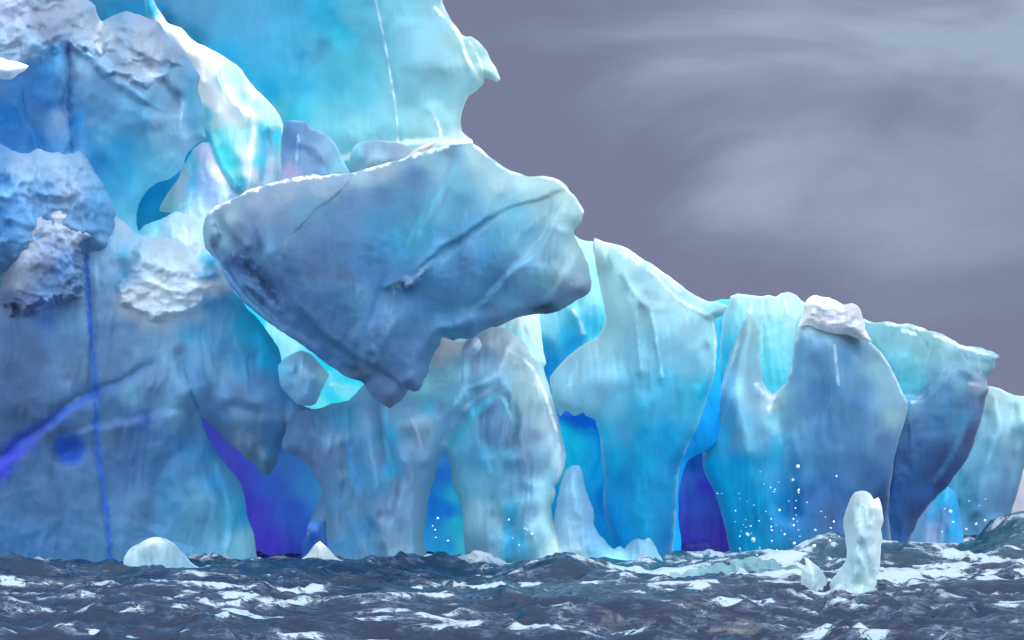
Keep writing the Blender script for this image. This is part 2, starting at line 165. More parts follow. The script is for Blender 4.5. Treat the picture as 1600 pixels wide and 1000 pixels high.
# ------------------------------------------------------------------ the ice sculptor
def ice(name, parent, outline, d0, cols, mat, R=60, H=2.0, back=3.0, grad=(0, 0), step=2.5, rough=1.5, smooth=True,
        relax=30, bumps=(), strokes=(), cstrokes=(), rim=None, n=(0.25, 90), fine=(0.05, 14), fac=None, scal=None, zones=(), folds=0.10,
        warp=8, aniso=(1, 1), power=3.2, er=9, ew=0.3, label=None, seed=1, cstep=4.0):
    """A solid lump of ice: a closed shell inside an outline, bulging towards and away from the viewer,
    carved by ridges, grooves, plates and scallops. Outline and features are given in photo pixels on a plane d0 metres away."""
    C = curve(parse(outline), cstep, smooth)
    nrm = np.roll(C, -1, 0) - np.roll(C, 1, 0); nrm = np.stack([nrm[:, 1], -nrm[:, 0]], 1) / (np.hypot(*nrm.T)[:, None] + 1e-9)
    jit = fbm(C[:, 0] / 16, C[:, 1] / 16, 3, seed * 31) * rough
    C = C + nrm * jit[:, None]
    u0, v0 = C.min(0) - 2 * step; u1, v1 = C.max(0) + 2 * step
    U, V = np.meshgrid(np.arange(u0, u1, step), np.arange(v0, v1, step))
    ins = inside(U, V, C)
    dist, nu, nv_, _ = seg_nearest(U, V, C)
    nb = np.zeros_like(ins)
    for a in (-1, 0, 1):
        for b in (-1, 0, 1):
            nb |= np.roll(np.roll(ins, a, 0), b, 1)
    edge = nb & ~ins
    U = np.where(edge, nu, U); V = np.where(edge, nv_, V)
    dist = np.where(ins, dist, 0)
    t = np.clip(dist / R, 0, 1)
    te = np.clip(dist / min(er, R), 0, 1)
    prof = (1 - ew) * t * t * (3 - 2 * t) + ew * np.sqrt(np.clip(1 - (1 - te) ** 2, 0, 1))
    prof = jacobi(prof, ins, relax)
    uc, vc = C.mean(0)
    depth = d0 + grad[0] * (U - uc) + grad[1] * (V - vc)
    off = H * prof
    X = U; Y = V
    wu = fbm(U / 70, V / 70, 3, seed + 5) * warp; wv = fbm(U / 70, V / 70, 3, seed + 9) * warp
    Uw = U + wu; Vw = V + wv
    env = np.clip(dist / 14, 0, 1)
    for (bu, bv, br, ba) in bumps:
        off = off + ba * np.exp(-((Uw - bu) ** 2 + (Vw - bv) ** 2) / (br * br)) * env
    for (kind, pl, w, amp) in strokes:
        pc = curve(parse(pl), 8, True, False); amp = amp * SOFT; w = w * 1.35
        sd_, _, _, sgn = seg_nearest(Uw, Vw, pc, False)
        if kind == 'ridge': off = off + amp * np.exp(-(sd_ / w) ** 2) * env
        elif kind == 'crease': off = off + amp * np.exp(-sd_ / w) * env
        elif kind == 'step': off = off + 0.6 * amp * sgn * np.tanh(sd_ / 3.5) * np.exp(-sd_ / w / 1.4) * env
    if n: off = off + 0.28 * n[0] * fbm(Uw / n[1] / aniso[0], Vw / n[1] / aniso[1], 4, seed + 20) * env * 1.6
    if fac: off = off + fac[0] * (facets(Uw / fac[1] / aniso[0], Vw / fac[1] / aniso[1], seed + 40) - 0.5) * env
    if scal:
        f1, f2, _ = worley((Uw + 5 * wu) / scal[1] / aniso[0], (Vw + 3 * wv) / scal[1] / aniso[1], seed + 60)
        off = off + scal[0] * (f1 ** 1.3 - 0.4) * env
    off = jacobi(off, ins, 3)
    if folds: off = off + folds * (1 - 2.4 * np.abs(fbm(Uw / 38, Vw / 190, 3, seed + 170, 0.45))) * env + 0.4 * folds * (1 - 2.4 * np.abs(fbm(Uw / 15, Vw / 90, 2, seed + 175))) * env
    for (zp, soft, bulge, za, zs, ax, ay) in zones:
        zc = curve(parse(zp), 6); jx = U + fbm(U / 18, V / 18, 3, seed + 140) * soft * 0.7; jy = V + fbm(U / 18, V / 18, 3, seed + 141) * soft * 0.7
        zd, _, _, _ = seg_nearest(jx, jy, zc); zd = np.where(inside(jx, jy, zc), zd, -zd)
        zm = np.clip(zd / soft + 0.4, 0, 1); zm = zm * zm * (3 - 2 * zm)
        f1, _, _ = worley((U + 4 * wu) / zs / ax, (V + 4 * wv) / zs / ay, seed + 150); f1b, _, _ = worley((U - 3 * wu) / zs / ax * 2.1, (V + 2 * wv) / zs / ay * 2.1, seed + 155)
        off = off + zm * (bulge + za * (f1 + 0.45 * f1b - 0.5) + za * 0.6 * fbm(U / zs, V / zs, 3, seed + 160)) * np.clip(dist / 26, 0, 1)
    if fine: off = off + 0.22 * fine[0] * fbm(U / fine[1] / aniso[0], V / fine[1] / aniso[1], 3, seed + 80) * np.clip(dist / 5, 0, 1) * 1.6
    front = to_world(U, V, depth - off)
    bk = to_world(U, V, depth + back * prof)
    # ice tint from seen colours, shading included, with gains that offset rendered shade
    cu = U + fbm(U / 40, V / 40, 4, seed + 100) * warp * 0.8; cv = V + fbm(U / 40, V / 40, 4, seed + 104) * warp * 0.8
    W = 0; T = 0
    for line in cols.split():
        q = line.split(','); b = base_of(q[2], np.array(GAIN.get(seed, (1, 1, 1))) * SHADE_GAIN.get('%d,%s,%s' % (seed, q[0], q[1]), 1.0)); k = float(q[3]) if len(q) > 3 else 1.0
        w_ = k / ((cu - float(q[0])) ** 2 + (cv - float(q[1])) ** 2 + 64) ** (power / 2)
        W = W + w_; T = T + w_[..., None] * b
    T = T / W[..., None]
    if rim:  # paints frosted rims and bright edge light, strongest on upper edges
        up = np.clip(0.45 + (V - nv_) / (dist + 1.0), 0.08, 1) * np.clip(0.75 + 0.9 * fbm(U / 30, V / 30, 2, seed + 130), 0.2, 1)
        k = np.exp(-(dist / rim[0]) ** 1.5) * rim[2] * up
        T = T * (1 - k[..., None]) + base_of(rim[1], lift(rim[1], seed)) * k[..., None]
    for cs in cstrokes:
        pl, w, hx, k = cs[:4]; jag = cs[4] if len(cs) > 4 else 1.5
        pc = curve(parse(pl), 6, True, False)
        ju = U + fbm(U / 9, V / 9, 2, seed + 120) * jag; jv = V + fbm(U / 9, V / 9, 2, seed + 121) * jag
        sd_, _, _, _ = seg_nearest(ju, jv, pc, False)
        m = k * np.clip(1.4 - sd_ / w, 0, 1)
        m = m * np.clip(0.62 + 1.1 * fbm(U / 22, V / 22, 2, seed + 125), 0.1, 1) if w < 5 and k < 0.92 else m
        T = T * (1 - m[..., None]) + base_of(hx, lift(hx, seed)) * m[..., None]
    ok = ins | edge
    idf = np.full(U.shape, -1); idf[ok] = np.arange(ok.sum())
    nf = ok.sum()
    idb = idf.copy(); idb[ins] = nf + np.arange(ins.sum())
    verts = np.concatenate([front[ok], bk[ins]]); tint = np.concatenate([T[ok], T[ins]])
    def quads(I):
        q = np.stack([I[:-1, :-1], I[1:, :-1], I[1:, 1:], I[:-1, 1:]], -1)
        a = ok[:-1, :-1] & ok[1:, :-1] & ok[1:, 1:] & ok[:-1, 1:]
        b = ins[:-1, :-1] | ins[1:, :-1] | ins[1:, 1:] | ins[:-1, 1:]
        return q[a & b]
    F = np.concatenate([quads(idf), quads(idb)[:, ::-1]])
    o = link_mesh(name, verts, F, tint, mat, parent)
    if label: o['label'] = label
    return o

# ------------------------------------------------------------------ materials
def nodes(name):
    m = bpy.data.materials.new(name); m.use_nodes = True
    nt = m.node_tree; nt.nodes.clear()
    def N(t, **kw):
        nd = nt.nodes.new(t)
        for k, val in kw.items():
            if k in nd.inputs: nd.inputs[k].default_value = val
            else: setattr(nd, k, val)
        return nd
    return m, nt, N

def ice_material(name, rough=0.38, sss=0.35, bump=0.25, grain=0.10, snow=0.0, spec=0.45, streak=0.6, fill_glow=0.2):
    m, nt, N = nodes(name); L = nt.links.new
    out = N('ShaderNodeOutputMaterial'); pr = N('ShaderNodeBsdfPrincipled', Roughness=rough)
    L(pr.outputs[0], out.inputs[0])
    at = N('ShaderNodeAttribute', attribute_name='tint')
    geo = N('ShaderNodeNewGeometry')
    mp = N('ShaderNodeMapping'); mp.inputs['Scale'].default_value = (1, 1, 0.35)
    L(geo.outputs['Position'], mp.inputs[0])
    n1 = N('ShaderNodeTexNoise', Scale=0.9, Detail=4, Roughness=0.6, Distortion=0.8); L(mp.outputs[0], n1.inputs['Vector'])
    n2 = N('ShaderNodeTexNoise', Scale=9.0, Detail=2, Roughness=0.65); L(geo.outputs['Position'], n2.inputs['Vector'])
    # cloudy bubbles: value and hue drift a little through the ice
    r1 = N('ShaderNodeMapRange'); r1.inputs[1].default_value = 0.3; r1.inputs[2].default_value = 0.7
    r1.inputs[3].default_value = 1 - grain * 1.6; r1.inputs[4].default_value = 1 + grain * 1.3; L(n1.outputs[0], r1.inputs[0])
    r2 = N('ShaderNodeMapRange'); r2.inputs[1].default_value = 0.3; r2.inputs[2].default_value = 0.7
    r2.inputs[3].default_value = 1 - grain; r2.inputs[4].default_value = 1 + grain; L(n2.outputs[0], r2.inputs[0])
    mu = N('ShaderNodeMath', operation='MULTIPLY'); L(r1.outputs[0], mu.inputs[0]); L(r2.outputs[0], mu.inputs[1])
    vs = N('ShaderNodeVectorMath', operation='SCALE'); L(at.outputs['Color'], vs.inputs[0]); L(mu.outputs[0], vs.inputs['Scale'])
    L(vs.outputs[0], pr.inputs['Base Color'])
    L(vs.outputs[0], pr.inputs['Emission Color']); pr.inputs['Emission Strength'].default_value = fill_glow  # emission stands in for transmitted light and lifts shaded ice
    pr.inputs['Subsurface Weight'].default_value = sss
    pr.inputs['Subsurface Radius'].default_value = (0.35, 0.8, 1.0)
    pr.inputs['Subsurface Scale'].default_value = 0.35
    pr.inputs['Specular IOR Level'].default_value = spec
    pr.inputs['IOR'].default_value = 1.31
    # melt scallops and frost
    vo = N('ShaderNodeTexVoronoi', Scale=1.7, feature='SMOOTH_F1'); vo.inputs['Smoothness'].default_value = 0.4
    wv = N('ShaderNodeVectorMath', operation='ADD'); L(mp.outputs[0], wv.inputs[0])
    sc = N('ShaderNodeVectorMath', operation='SCALE', Scale=0.9); L(n1.outputs['Color'], sc.inputs[0]); L(sc.outputs[0], wv.inputs[1]); L(wv.outputs[0], vo.inputs['Vector'])
    b1 = N('ShaderNodeBump', Strength=bump * 0.8, Distance=0.25); L(vo.outputs['Distance'], b1.inputs['Height'])
    n3 = N('ShaderNodeTexNoise', Scale=3.2, Detail=4, Roughness=0.6); L(geo.outputs['Position'], n3.inputs['Vector'])
    b2 = N('ShaderNodeBump', Strength=bump, Distance=0.12 + 0.15 * snow); L(n3.outputs[0], b2.inputs['Height']); L(b1.outputs[0], b2.inputs['Normal'])
    mp2 = N('ShaderNodeMapping'); mp2.inputs['Scale'].default_value = (3.0, 3.0, 0.25); L(geo.outputs['Position'], mp2.inputs[0])
    n4 = N('ShaderNodeTexNoise', Scale=1.6, Detail=3, Roughness=0.6); L(mp2.outputs[0], n4.inputs['Vector'])
    b3 = N('ShaderNodeBump', Strength=bump * streak, Distance=0.12); L(n4.outputs[0], b3.inputs['Height']); L(b2.outputs[0], b3.inputs['Normal'])
    L(b3.outputs[0], pr.inputs['Normal'])
    return m

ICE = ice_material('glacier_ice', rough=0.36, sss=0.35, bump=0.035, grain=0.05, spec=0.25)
CLEAR = ice_material('clear_blue_ice', rough=0.45, sss=0.4, bump=0.012, grain=0.03, spec=0.25, fill_glow=0.3)
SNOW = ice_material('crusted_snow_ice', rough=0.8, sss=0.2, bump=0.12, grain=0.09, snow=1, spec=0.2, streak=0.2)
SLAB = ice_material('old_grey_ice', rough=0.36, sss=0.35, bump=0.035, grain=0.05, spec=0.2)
GLOW = ice_material('glowing_thin_ice', rough=0.5, sss=0, bump=0.03, grain=0.03, spec=0.2, fill_glow=0.7)  # strong emission imitates light coming from behind the thin ice
DEEP = ice_material('deep_violet_ice', rough=0.45, sss=0, bump=0.05, grain=0.05, spec=0.2, fill_glow=0.18)

# ================================================================== THE ICEBERG
berg = empty('iceberg', (0, 60, 0), 'huge blue iceberg with a jutting triangular slab, violet caves and fluted cliffs', 'iceberg')

# --- tall cyan wall, top centre, with backlight painted into its colour
ice('upper_wall', berg,
    '60,-130 560,-110 690,-60 691,0 696,15 704,30 714,42 721,54 729,57 735,56 746,63 757,75 762,82 766,93 775,106 782,124 778,128 768,125 758,122 755,132 745,142 732,151 725,165 720,185 722,205 731,214 738,219 740,226 760,260 700,330 400,360 300,330 230,180 100,120',
    69, '230,20,1c86bc 280,10,508cb8 320,15,5490bc 260,30,1484bc 300,60,1c90c4 350,40,4c98c4 400,30,5098c8 450,20,4098c4 500,20,349cc8 560,20,60a8c8 620,20,7cbcd4 680,30,90c4d8 350,90,0c94c8 400,80,3c9ccc 460,80,3094c0 500,80,4894b8 530,50,38a8cc 560,100,4cacc8 600,80,74b8d0 640,60,84bcd4 680,90,94c4d8 720,70,a8d4dc 420,140,1c98c8 470,130,34a0cc 520,130,40a4c4 560,150,58b0cc 620,150,84c0d4 680,150,8cc4d8 730,130,90c0d4 460,180,3cb0cc 500,200,70c0d4 560,200,84c4d4 600,190,84c4d8 700,180,a4d4e0 690,200,acd4dc 720,210,c4e0e8 430,190,80c8d4 660,215,94c8d4 765,110,b0d4d8 745,85,b0d4dc 400,170,60bcd4 380,130,1c9ccc',
    CLEAR, R=95, H=3.2, back=2.5, step=2.0, rough=0.7, relax=40, n=(0.25, 120), fine=(0.0, 20), warp=10, seed=3, folds=0.03,
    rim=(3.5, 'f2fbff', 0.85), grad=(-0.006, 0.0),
    bumps=[(560, 80, 90, -1.6), (430, 120, 60, 0.8), (650, 190, 60, -0.8), (690, 100, 50, 0.5)],
    strokes=[('crease', '708,30 722,60 735,90 748,122', 5, 0.35), ('crease', '688,15 712,40 730,62', 4, 0.25), ('ridge', '675,175 690,195 690,215 700,222', 7, 0.3),
             ('step', '590,0 604,80 620,150 624,225', 8, 0.18), ('ridge', '555,215 600,190 640,200 670,210', 14, 0.3), ('ridge', '300,90 380,170 430,205', 12, -0.3)],
    cstrokes=[('586,-5 602,70 612,130 620,180 622,226', 1.6, 'd8f2f6', 0.75, 0.6), ('680,12 700,32 716,52 728,85 742,112 748,124', 2.6, 'f4fdff', 0.9, 1),
              ('735,66 748,90 754,108 752,124', 1.8, 'f4fdff', 0.7, 1), ('676,175 686,196 690,214', 2, 'e8f8fa', 0.7, 1), ('420,262 520,250 640,222 738,221', 5, 'dff2f6', 0.5)])

# --- cyan slit behind the frozen fall and the fall itself
ice('frozen_fall', berg,
    '225,-30 245,10 262,35 285,45 300,62 320,72 345,85 368,100 380,112 392,130 410,148 428,166 438,182 443,196 440,215 438,245 436,320 250,330 300,250 318,215 310,165 300,110 262,70 230,30',
    65.5, '235,10,1f9ad0 262,40,bfeaf2 285,75,e6f8fa 300,105,f2fcfd 320,120,f4fcfd 330,150,eefafc 345,165,f6fdfe 350,120,a9d9e8 370,120,9fc8dc 365,150,c8e4ec 400,140,a9d2e2 400,165,9bb8d4 380,150,8fb4d2 360,175,e8f6f8 385,180,dcf0f4 340,210,5cd0de 350,235,3cc6dc 365,255,2cbcd8 378,280,28aed4 340,190,8fe0e6 388,205,9fdfe8 386,240,f8feff 390,270,e8f8fa 400,215,7cd6e2 405,250,3cbcd6 415,210,3f9fce 420,235,6c9cc8 425,260,8fa6cc 430,190,9fe0ea 438,215,2fa6d0 320,215,1296cc 322,180,3aa6d2',
    CLEAR, R=40, H=2.2, back=2, step=1.5, rough=1.0, relax=12, n=(0.3, 50), fine=(0.03, 9), warp=4, seed=7, power=4,
    rim=(2.2, 'f4fdff', 0.5), scal=(0.25, 34), aniso=(0.7, 1.5),
    strokes=[('crease', '240,8 262,38 285,75 300,108 315,130', 4, 0.6), ('crease', '300,62 330,95 345,130 368,165', 5, 0.5), ('crease', '345,85 360,120 372,160', 4, 0.4),
             ('ridge', '372,165 385,180 395,175 398,200 392,240 390,300', 7, 0.9), ('crease', '335,175 330,210 345,250 370,290', 5, 0.5), ('crease', '368,100 385,130 425,165 438,195', 4, 0.5),
             ('ridge', '404,200 412,240 410,300', 9, -0.6)],
    cstrokes=[('238,5 262,35 290,80 306,120 320,140 336,172', 3, 'ffffff', 0.85), ('318,72 345,105 352,135 368,166', 2, 'ffffff', 0.7), ('372,190 392,184 398,190 396,215 390,235 386,262 388,300', 4.5, 'fbffff', 0.9),
              ('336,178 333,205 336,228', 1.8, 'f0ffff', 0.7), ('378,205 376,230 384,260', 1.8, 'e6fbfc', 0.6), ('370,102 385,125 425,165 438,190 443,215', 2.2, 'f8ffff', 0.7), ('336,172 360,180 378,190 405,182', 3, 'ffffff', 0.8),
              ('408,198 412,235 408,280', 5, '2c94cc', 0.6)])

# --- back wall of the blue niche, and the two leaning blocks in it
ice('niche_wall', berg,
    '190,420 190,260 250,200 300,150 330,170 345,230 400,290 400,420', 67, '300,220,0d8ed2 310,180,0f97d2 225,300,0e86cc 260,330,1c9cd4 240,350,1a8fce 330,190,22a0d4 380,280,24aed4 300,380,8fc0de 340,380,0c93cc',
    CLEAR, R=60, H=0.6, back=3, step=4, seed=11, rough=1)
ice('ice_block', berg,
    '262,400 268,330 272,300 285,262 300,236 315,222 330,225 345,242 360,262 372,285 382,300 380,330 360,420', 64.5,
    '280,290,8fd0e4 285,320,7cc4e0 272,330,5ab8dc 290,350,9fcbe4 300,250,3a9fd2 300,290,58a2d4 315,240,8fa0cc 330,240,a89ccc 320,290,7fa6d4 340,300,80a4d4 350,270,a59cc8 365,300,88a4d0 370,330,3f90cc 330,350,7fa6d4 300,390,a9cde6 340,390,9cc6e2',
    ICE, R=34, H=1.8, back=2, step=2, rough=1.5, relax=10, seed=13, scal=(0.15, 22), strokes=[('crease', '302,240 304,290 300,350', 7, -0.5), ('crease', '325,225 352,290 356,350', 9, 0.5)],
    cstrokes=[('302,262 298,300 296,340', 4, '2f96cf', 0.7), ('292,300 286,312 295,318 282,330', 2.5, '2f9ad2', 0.7, 4)], label='rounded leaning ice block with a pinkish grey top in the blue niche')
ice('snow_bench', berg,
    '205,380 225,352 250,344 275,330 300,338 330,350 345,385 352,430 200,450', 62.6, '240,350,5fb4de 270,350,9ac8e4 300,355,a5cde6 320,370,8fc2e2 290,375,c6dcec 260,375,8cbfe0 310,400,b4d2e8 240,400,7fb4de',
    SNOW, R=30, H=1.2, back=2, step=2.5, rough=2, seed=17, scal=(0.3, 18))
for (pl, cc, d, lb, sd) in (
    ('430,330 438,262 440,215 445,190 455,188 478,190 486,200 498,204 512,212 522,222 530,235 536,250 548,275 540,330', '450,200,4a7cb8 460,230,5480ba 445,250,5a93c8 470,198,6a90c0 490,215,6f9ac8 500,240,79a2cc 520,235,7fb0d4 470,250,6f9cca 450,262,a398c0 490,265,6c98c8 530,255,7cc4dc', 62.5, 'dark steel blue ice block standing behind the left end of the slab', 19),
    ('536,300 545,262 548,238 556,226 570,220 590,219 612,221 632,226 650,234 668,236 700,260 690,320', '555,235,6fb8d4 575,230,86aacb 600,228,84a8ca 620,235,88a4c4 590,245,8fb6d4 640,240,9cb8d0 650,238,b4cede', 63.5, 'low grey blue ice block peeping over the top of the slab', 23)):
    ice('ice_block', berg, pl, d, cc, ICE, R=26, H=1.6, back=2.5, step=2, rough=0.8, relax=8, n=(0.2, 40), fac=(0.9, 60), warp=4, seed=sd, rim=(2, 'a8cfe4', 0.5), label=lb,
        cstrokes=[('466,212 463,262', 1.8, '9cc6e4', 0.6), ('445,262 452,250 462,240', 3, 'a898bc', 0.5)] if sd == 19 else ())
ice('ice_spur', berg, '632,250 650,232 668,224 684,221 676,228 664,238 660,262', 60.5, '650,240,a8c4d8 675,224,c4dae6', ICE, R=12, H=0.5, back=0.8, step=1.5, rough=0.5, relax=4, seed=29)

# --- big grey blue cliff, top left
ice('cliff', berg,
    '-160,-120 110,-100 128,-10 148,8 152,22 160,33 178,24 196,18 220,24 240,31 252,38 258,52 275,66 292,85 304,104 312,120 309,140 315,158 320,175 319,200 322,215 310,222 292,242 285,262 268,278 245,286 228,300 217,320 213,345 218,362 240,380 250,460 -60,520 -160,400',
    62, '20,20,8f9cc0 60,30,90a0bf 100,20,93a5c2 110,45,8aa0bf 80,52,7a86a8 20,60,8aa2be 40,80,7d97b8 60,75,5e86b4 90,80,3a7dbd 70,110,3478ba 30,130,3a6fad 15,180,1f66ac 60,140,3470b5 80,170,2f6fb4 130,90,5a8cba 130,110,6f92ba 150,130,4c85b8 160,150,4d84b8 180,170,5086b8 200,150,5288ba 190,60,7f9cc0 220,60,90a6c2 250,75,90a6c4 190,32,6a98c4 235,35,8f9cc0 205,110,8fa4c0 240,105,8c9cba 210,130,6f8cb4 265,110,6c98c0 270,90,8698b8 290,120,5a94c0 240,150,5c94be 220,180,4a90c0 250,190,6a94c0 305,150,4a98c4 305,185,4c94c4 270,170,7094bc 200,190,4a88bc 150,190,5088b8 120,190,2076bc 95,185,6c8cba 20,215,2268b0 60,225,1f66b0 140,210,3c80bc 170,210,4a8cc0 155,260,0f74b8 190,230,2a88c4 220,230,4a98c8 250,220,64a0c8 280,220,6a9cc4 200,270,3094ca 170,270,2c84c0 185,300,3c94c8 220,280,48a0cc 250,260,58a4cc 195,330,48a4cc 205,345,5aacd2 150,40,9cacc6 155,60,a0b4cc 175,60,94a8c4 230,80,98acc8 120,70,7c94b8',
    ICE, R=120, H=3.5, back=5, step=2.0, rough=1.5,
    zones=[('-80,-80 118,-80 130,-6 148,8 156,30 155,50 160,75 150,88 136,90 122,78 104,72 84,78 66,88 54,100 40,98 28,108 -80,112', 12, 0.5, 0.32, 30, 1.5, 0.9),
           ('160,36 200,24 245,34 262,58 282,80 286,100 262,108 258,122 240,130 226,140 208,128 196,118 176,116 164,122 148,112 146,98 158,88 164,60', 10, 0.35, 0.3, 28, 1.7, 0.8)], relax=50, n=(0.6, 110), fine=(0.06, 16), seed=31, folds=0.05, warp=10,
    bumps=[(215, 95, 60, 0.9), (60, 40, 70, 0.8), (50, 190, 70, -1.2), (170, 230, 60, -0.6), (240, 200, 55, 0.8)],
    strokes=[('step', '32,130 36,170 55,210 62,250', 14, -0.4), ('crease', '105,70 110,160 112,235', 6, -0.8), ('step', '150,35 152,70 145,95 175,130 215,150', 12, 0.7),
             ('ridge', '250,120 285,150 284,200 275,250', 10, 0.35), ('crease', '160,40 200,45 250,50', 6, 0.4), ('ridge', '235,100 255,130 280,160', 8, -0.5),
             ('ridge', '185,60 225,80 250,95', 6, 0.35), ('ridge', '165,90 200,110 230,110', 7, -0.3), ('ridge', '200,70 235,100 262,98', 5, -0.25), ('crease', '0,55 50,70 100,50', 8, 0.4), ('crease', '20,30 70,20 110,45', 8, -0.35)],
    cstrokes=[('106,65 108,120 110,170 114,235', 4, '1c56a8', 0.75, 3), ('34,130 38,165 55,205 60,235', 1.8, '2a62ac', 0.6), ('285,160 283,190 284,215', 2, '86c8e6', 0.5), ('148,10 158,34 150,60 160,90', 3, 'bcc6da', 0.5)])
ice('ice_spike', berg, '-60,70 -5,88 14,94 30,97 45,103 40,109 30,115 18,124 -5,124 -60,130', 56, '0,98,a8bcd8 25,103,c8d6e6 15,118,7f9cc4 38,104,dbe6f0', ICE, R=16, H=0.8, back=1.0, step=1.5, rough=0.8, seed=43, relax=5)

# --- rubble of frozen snow between the cliff and the boulder
ice('snow_rubble', berg, '-80,200 0,222 20,236 45,240 60,232 80,238 105,240 125,236 138,246 145,262 158,280 166,300 180,330 170,400 -80,420', 58.5,
    '0,245,5c94cc 30,260,8cb0d8 60,245,7fa8d4 90,260,8fb2d8 120,255,7aa4d2 40,290,6c9cd0 20,310,4f88c6 70,300,5a8eca 110,290,88acd6 140,290,6fa2d4 150,320,4a8ccc 0,340,3f80c2 10,280,3a78bc 160,310,5a9cd4', SNOW, R=40, H=1.8, back=2, step=1.8, rough=4, seed=47, scal=(0.45, 20), fine=(0.07, 8), relax=20, warp=9, n=(0.3, 40))

# --- the boulder-like snowy hump

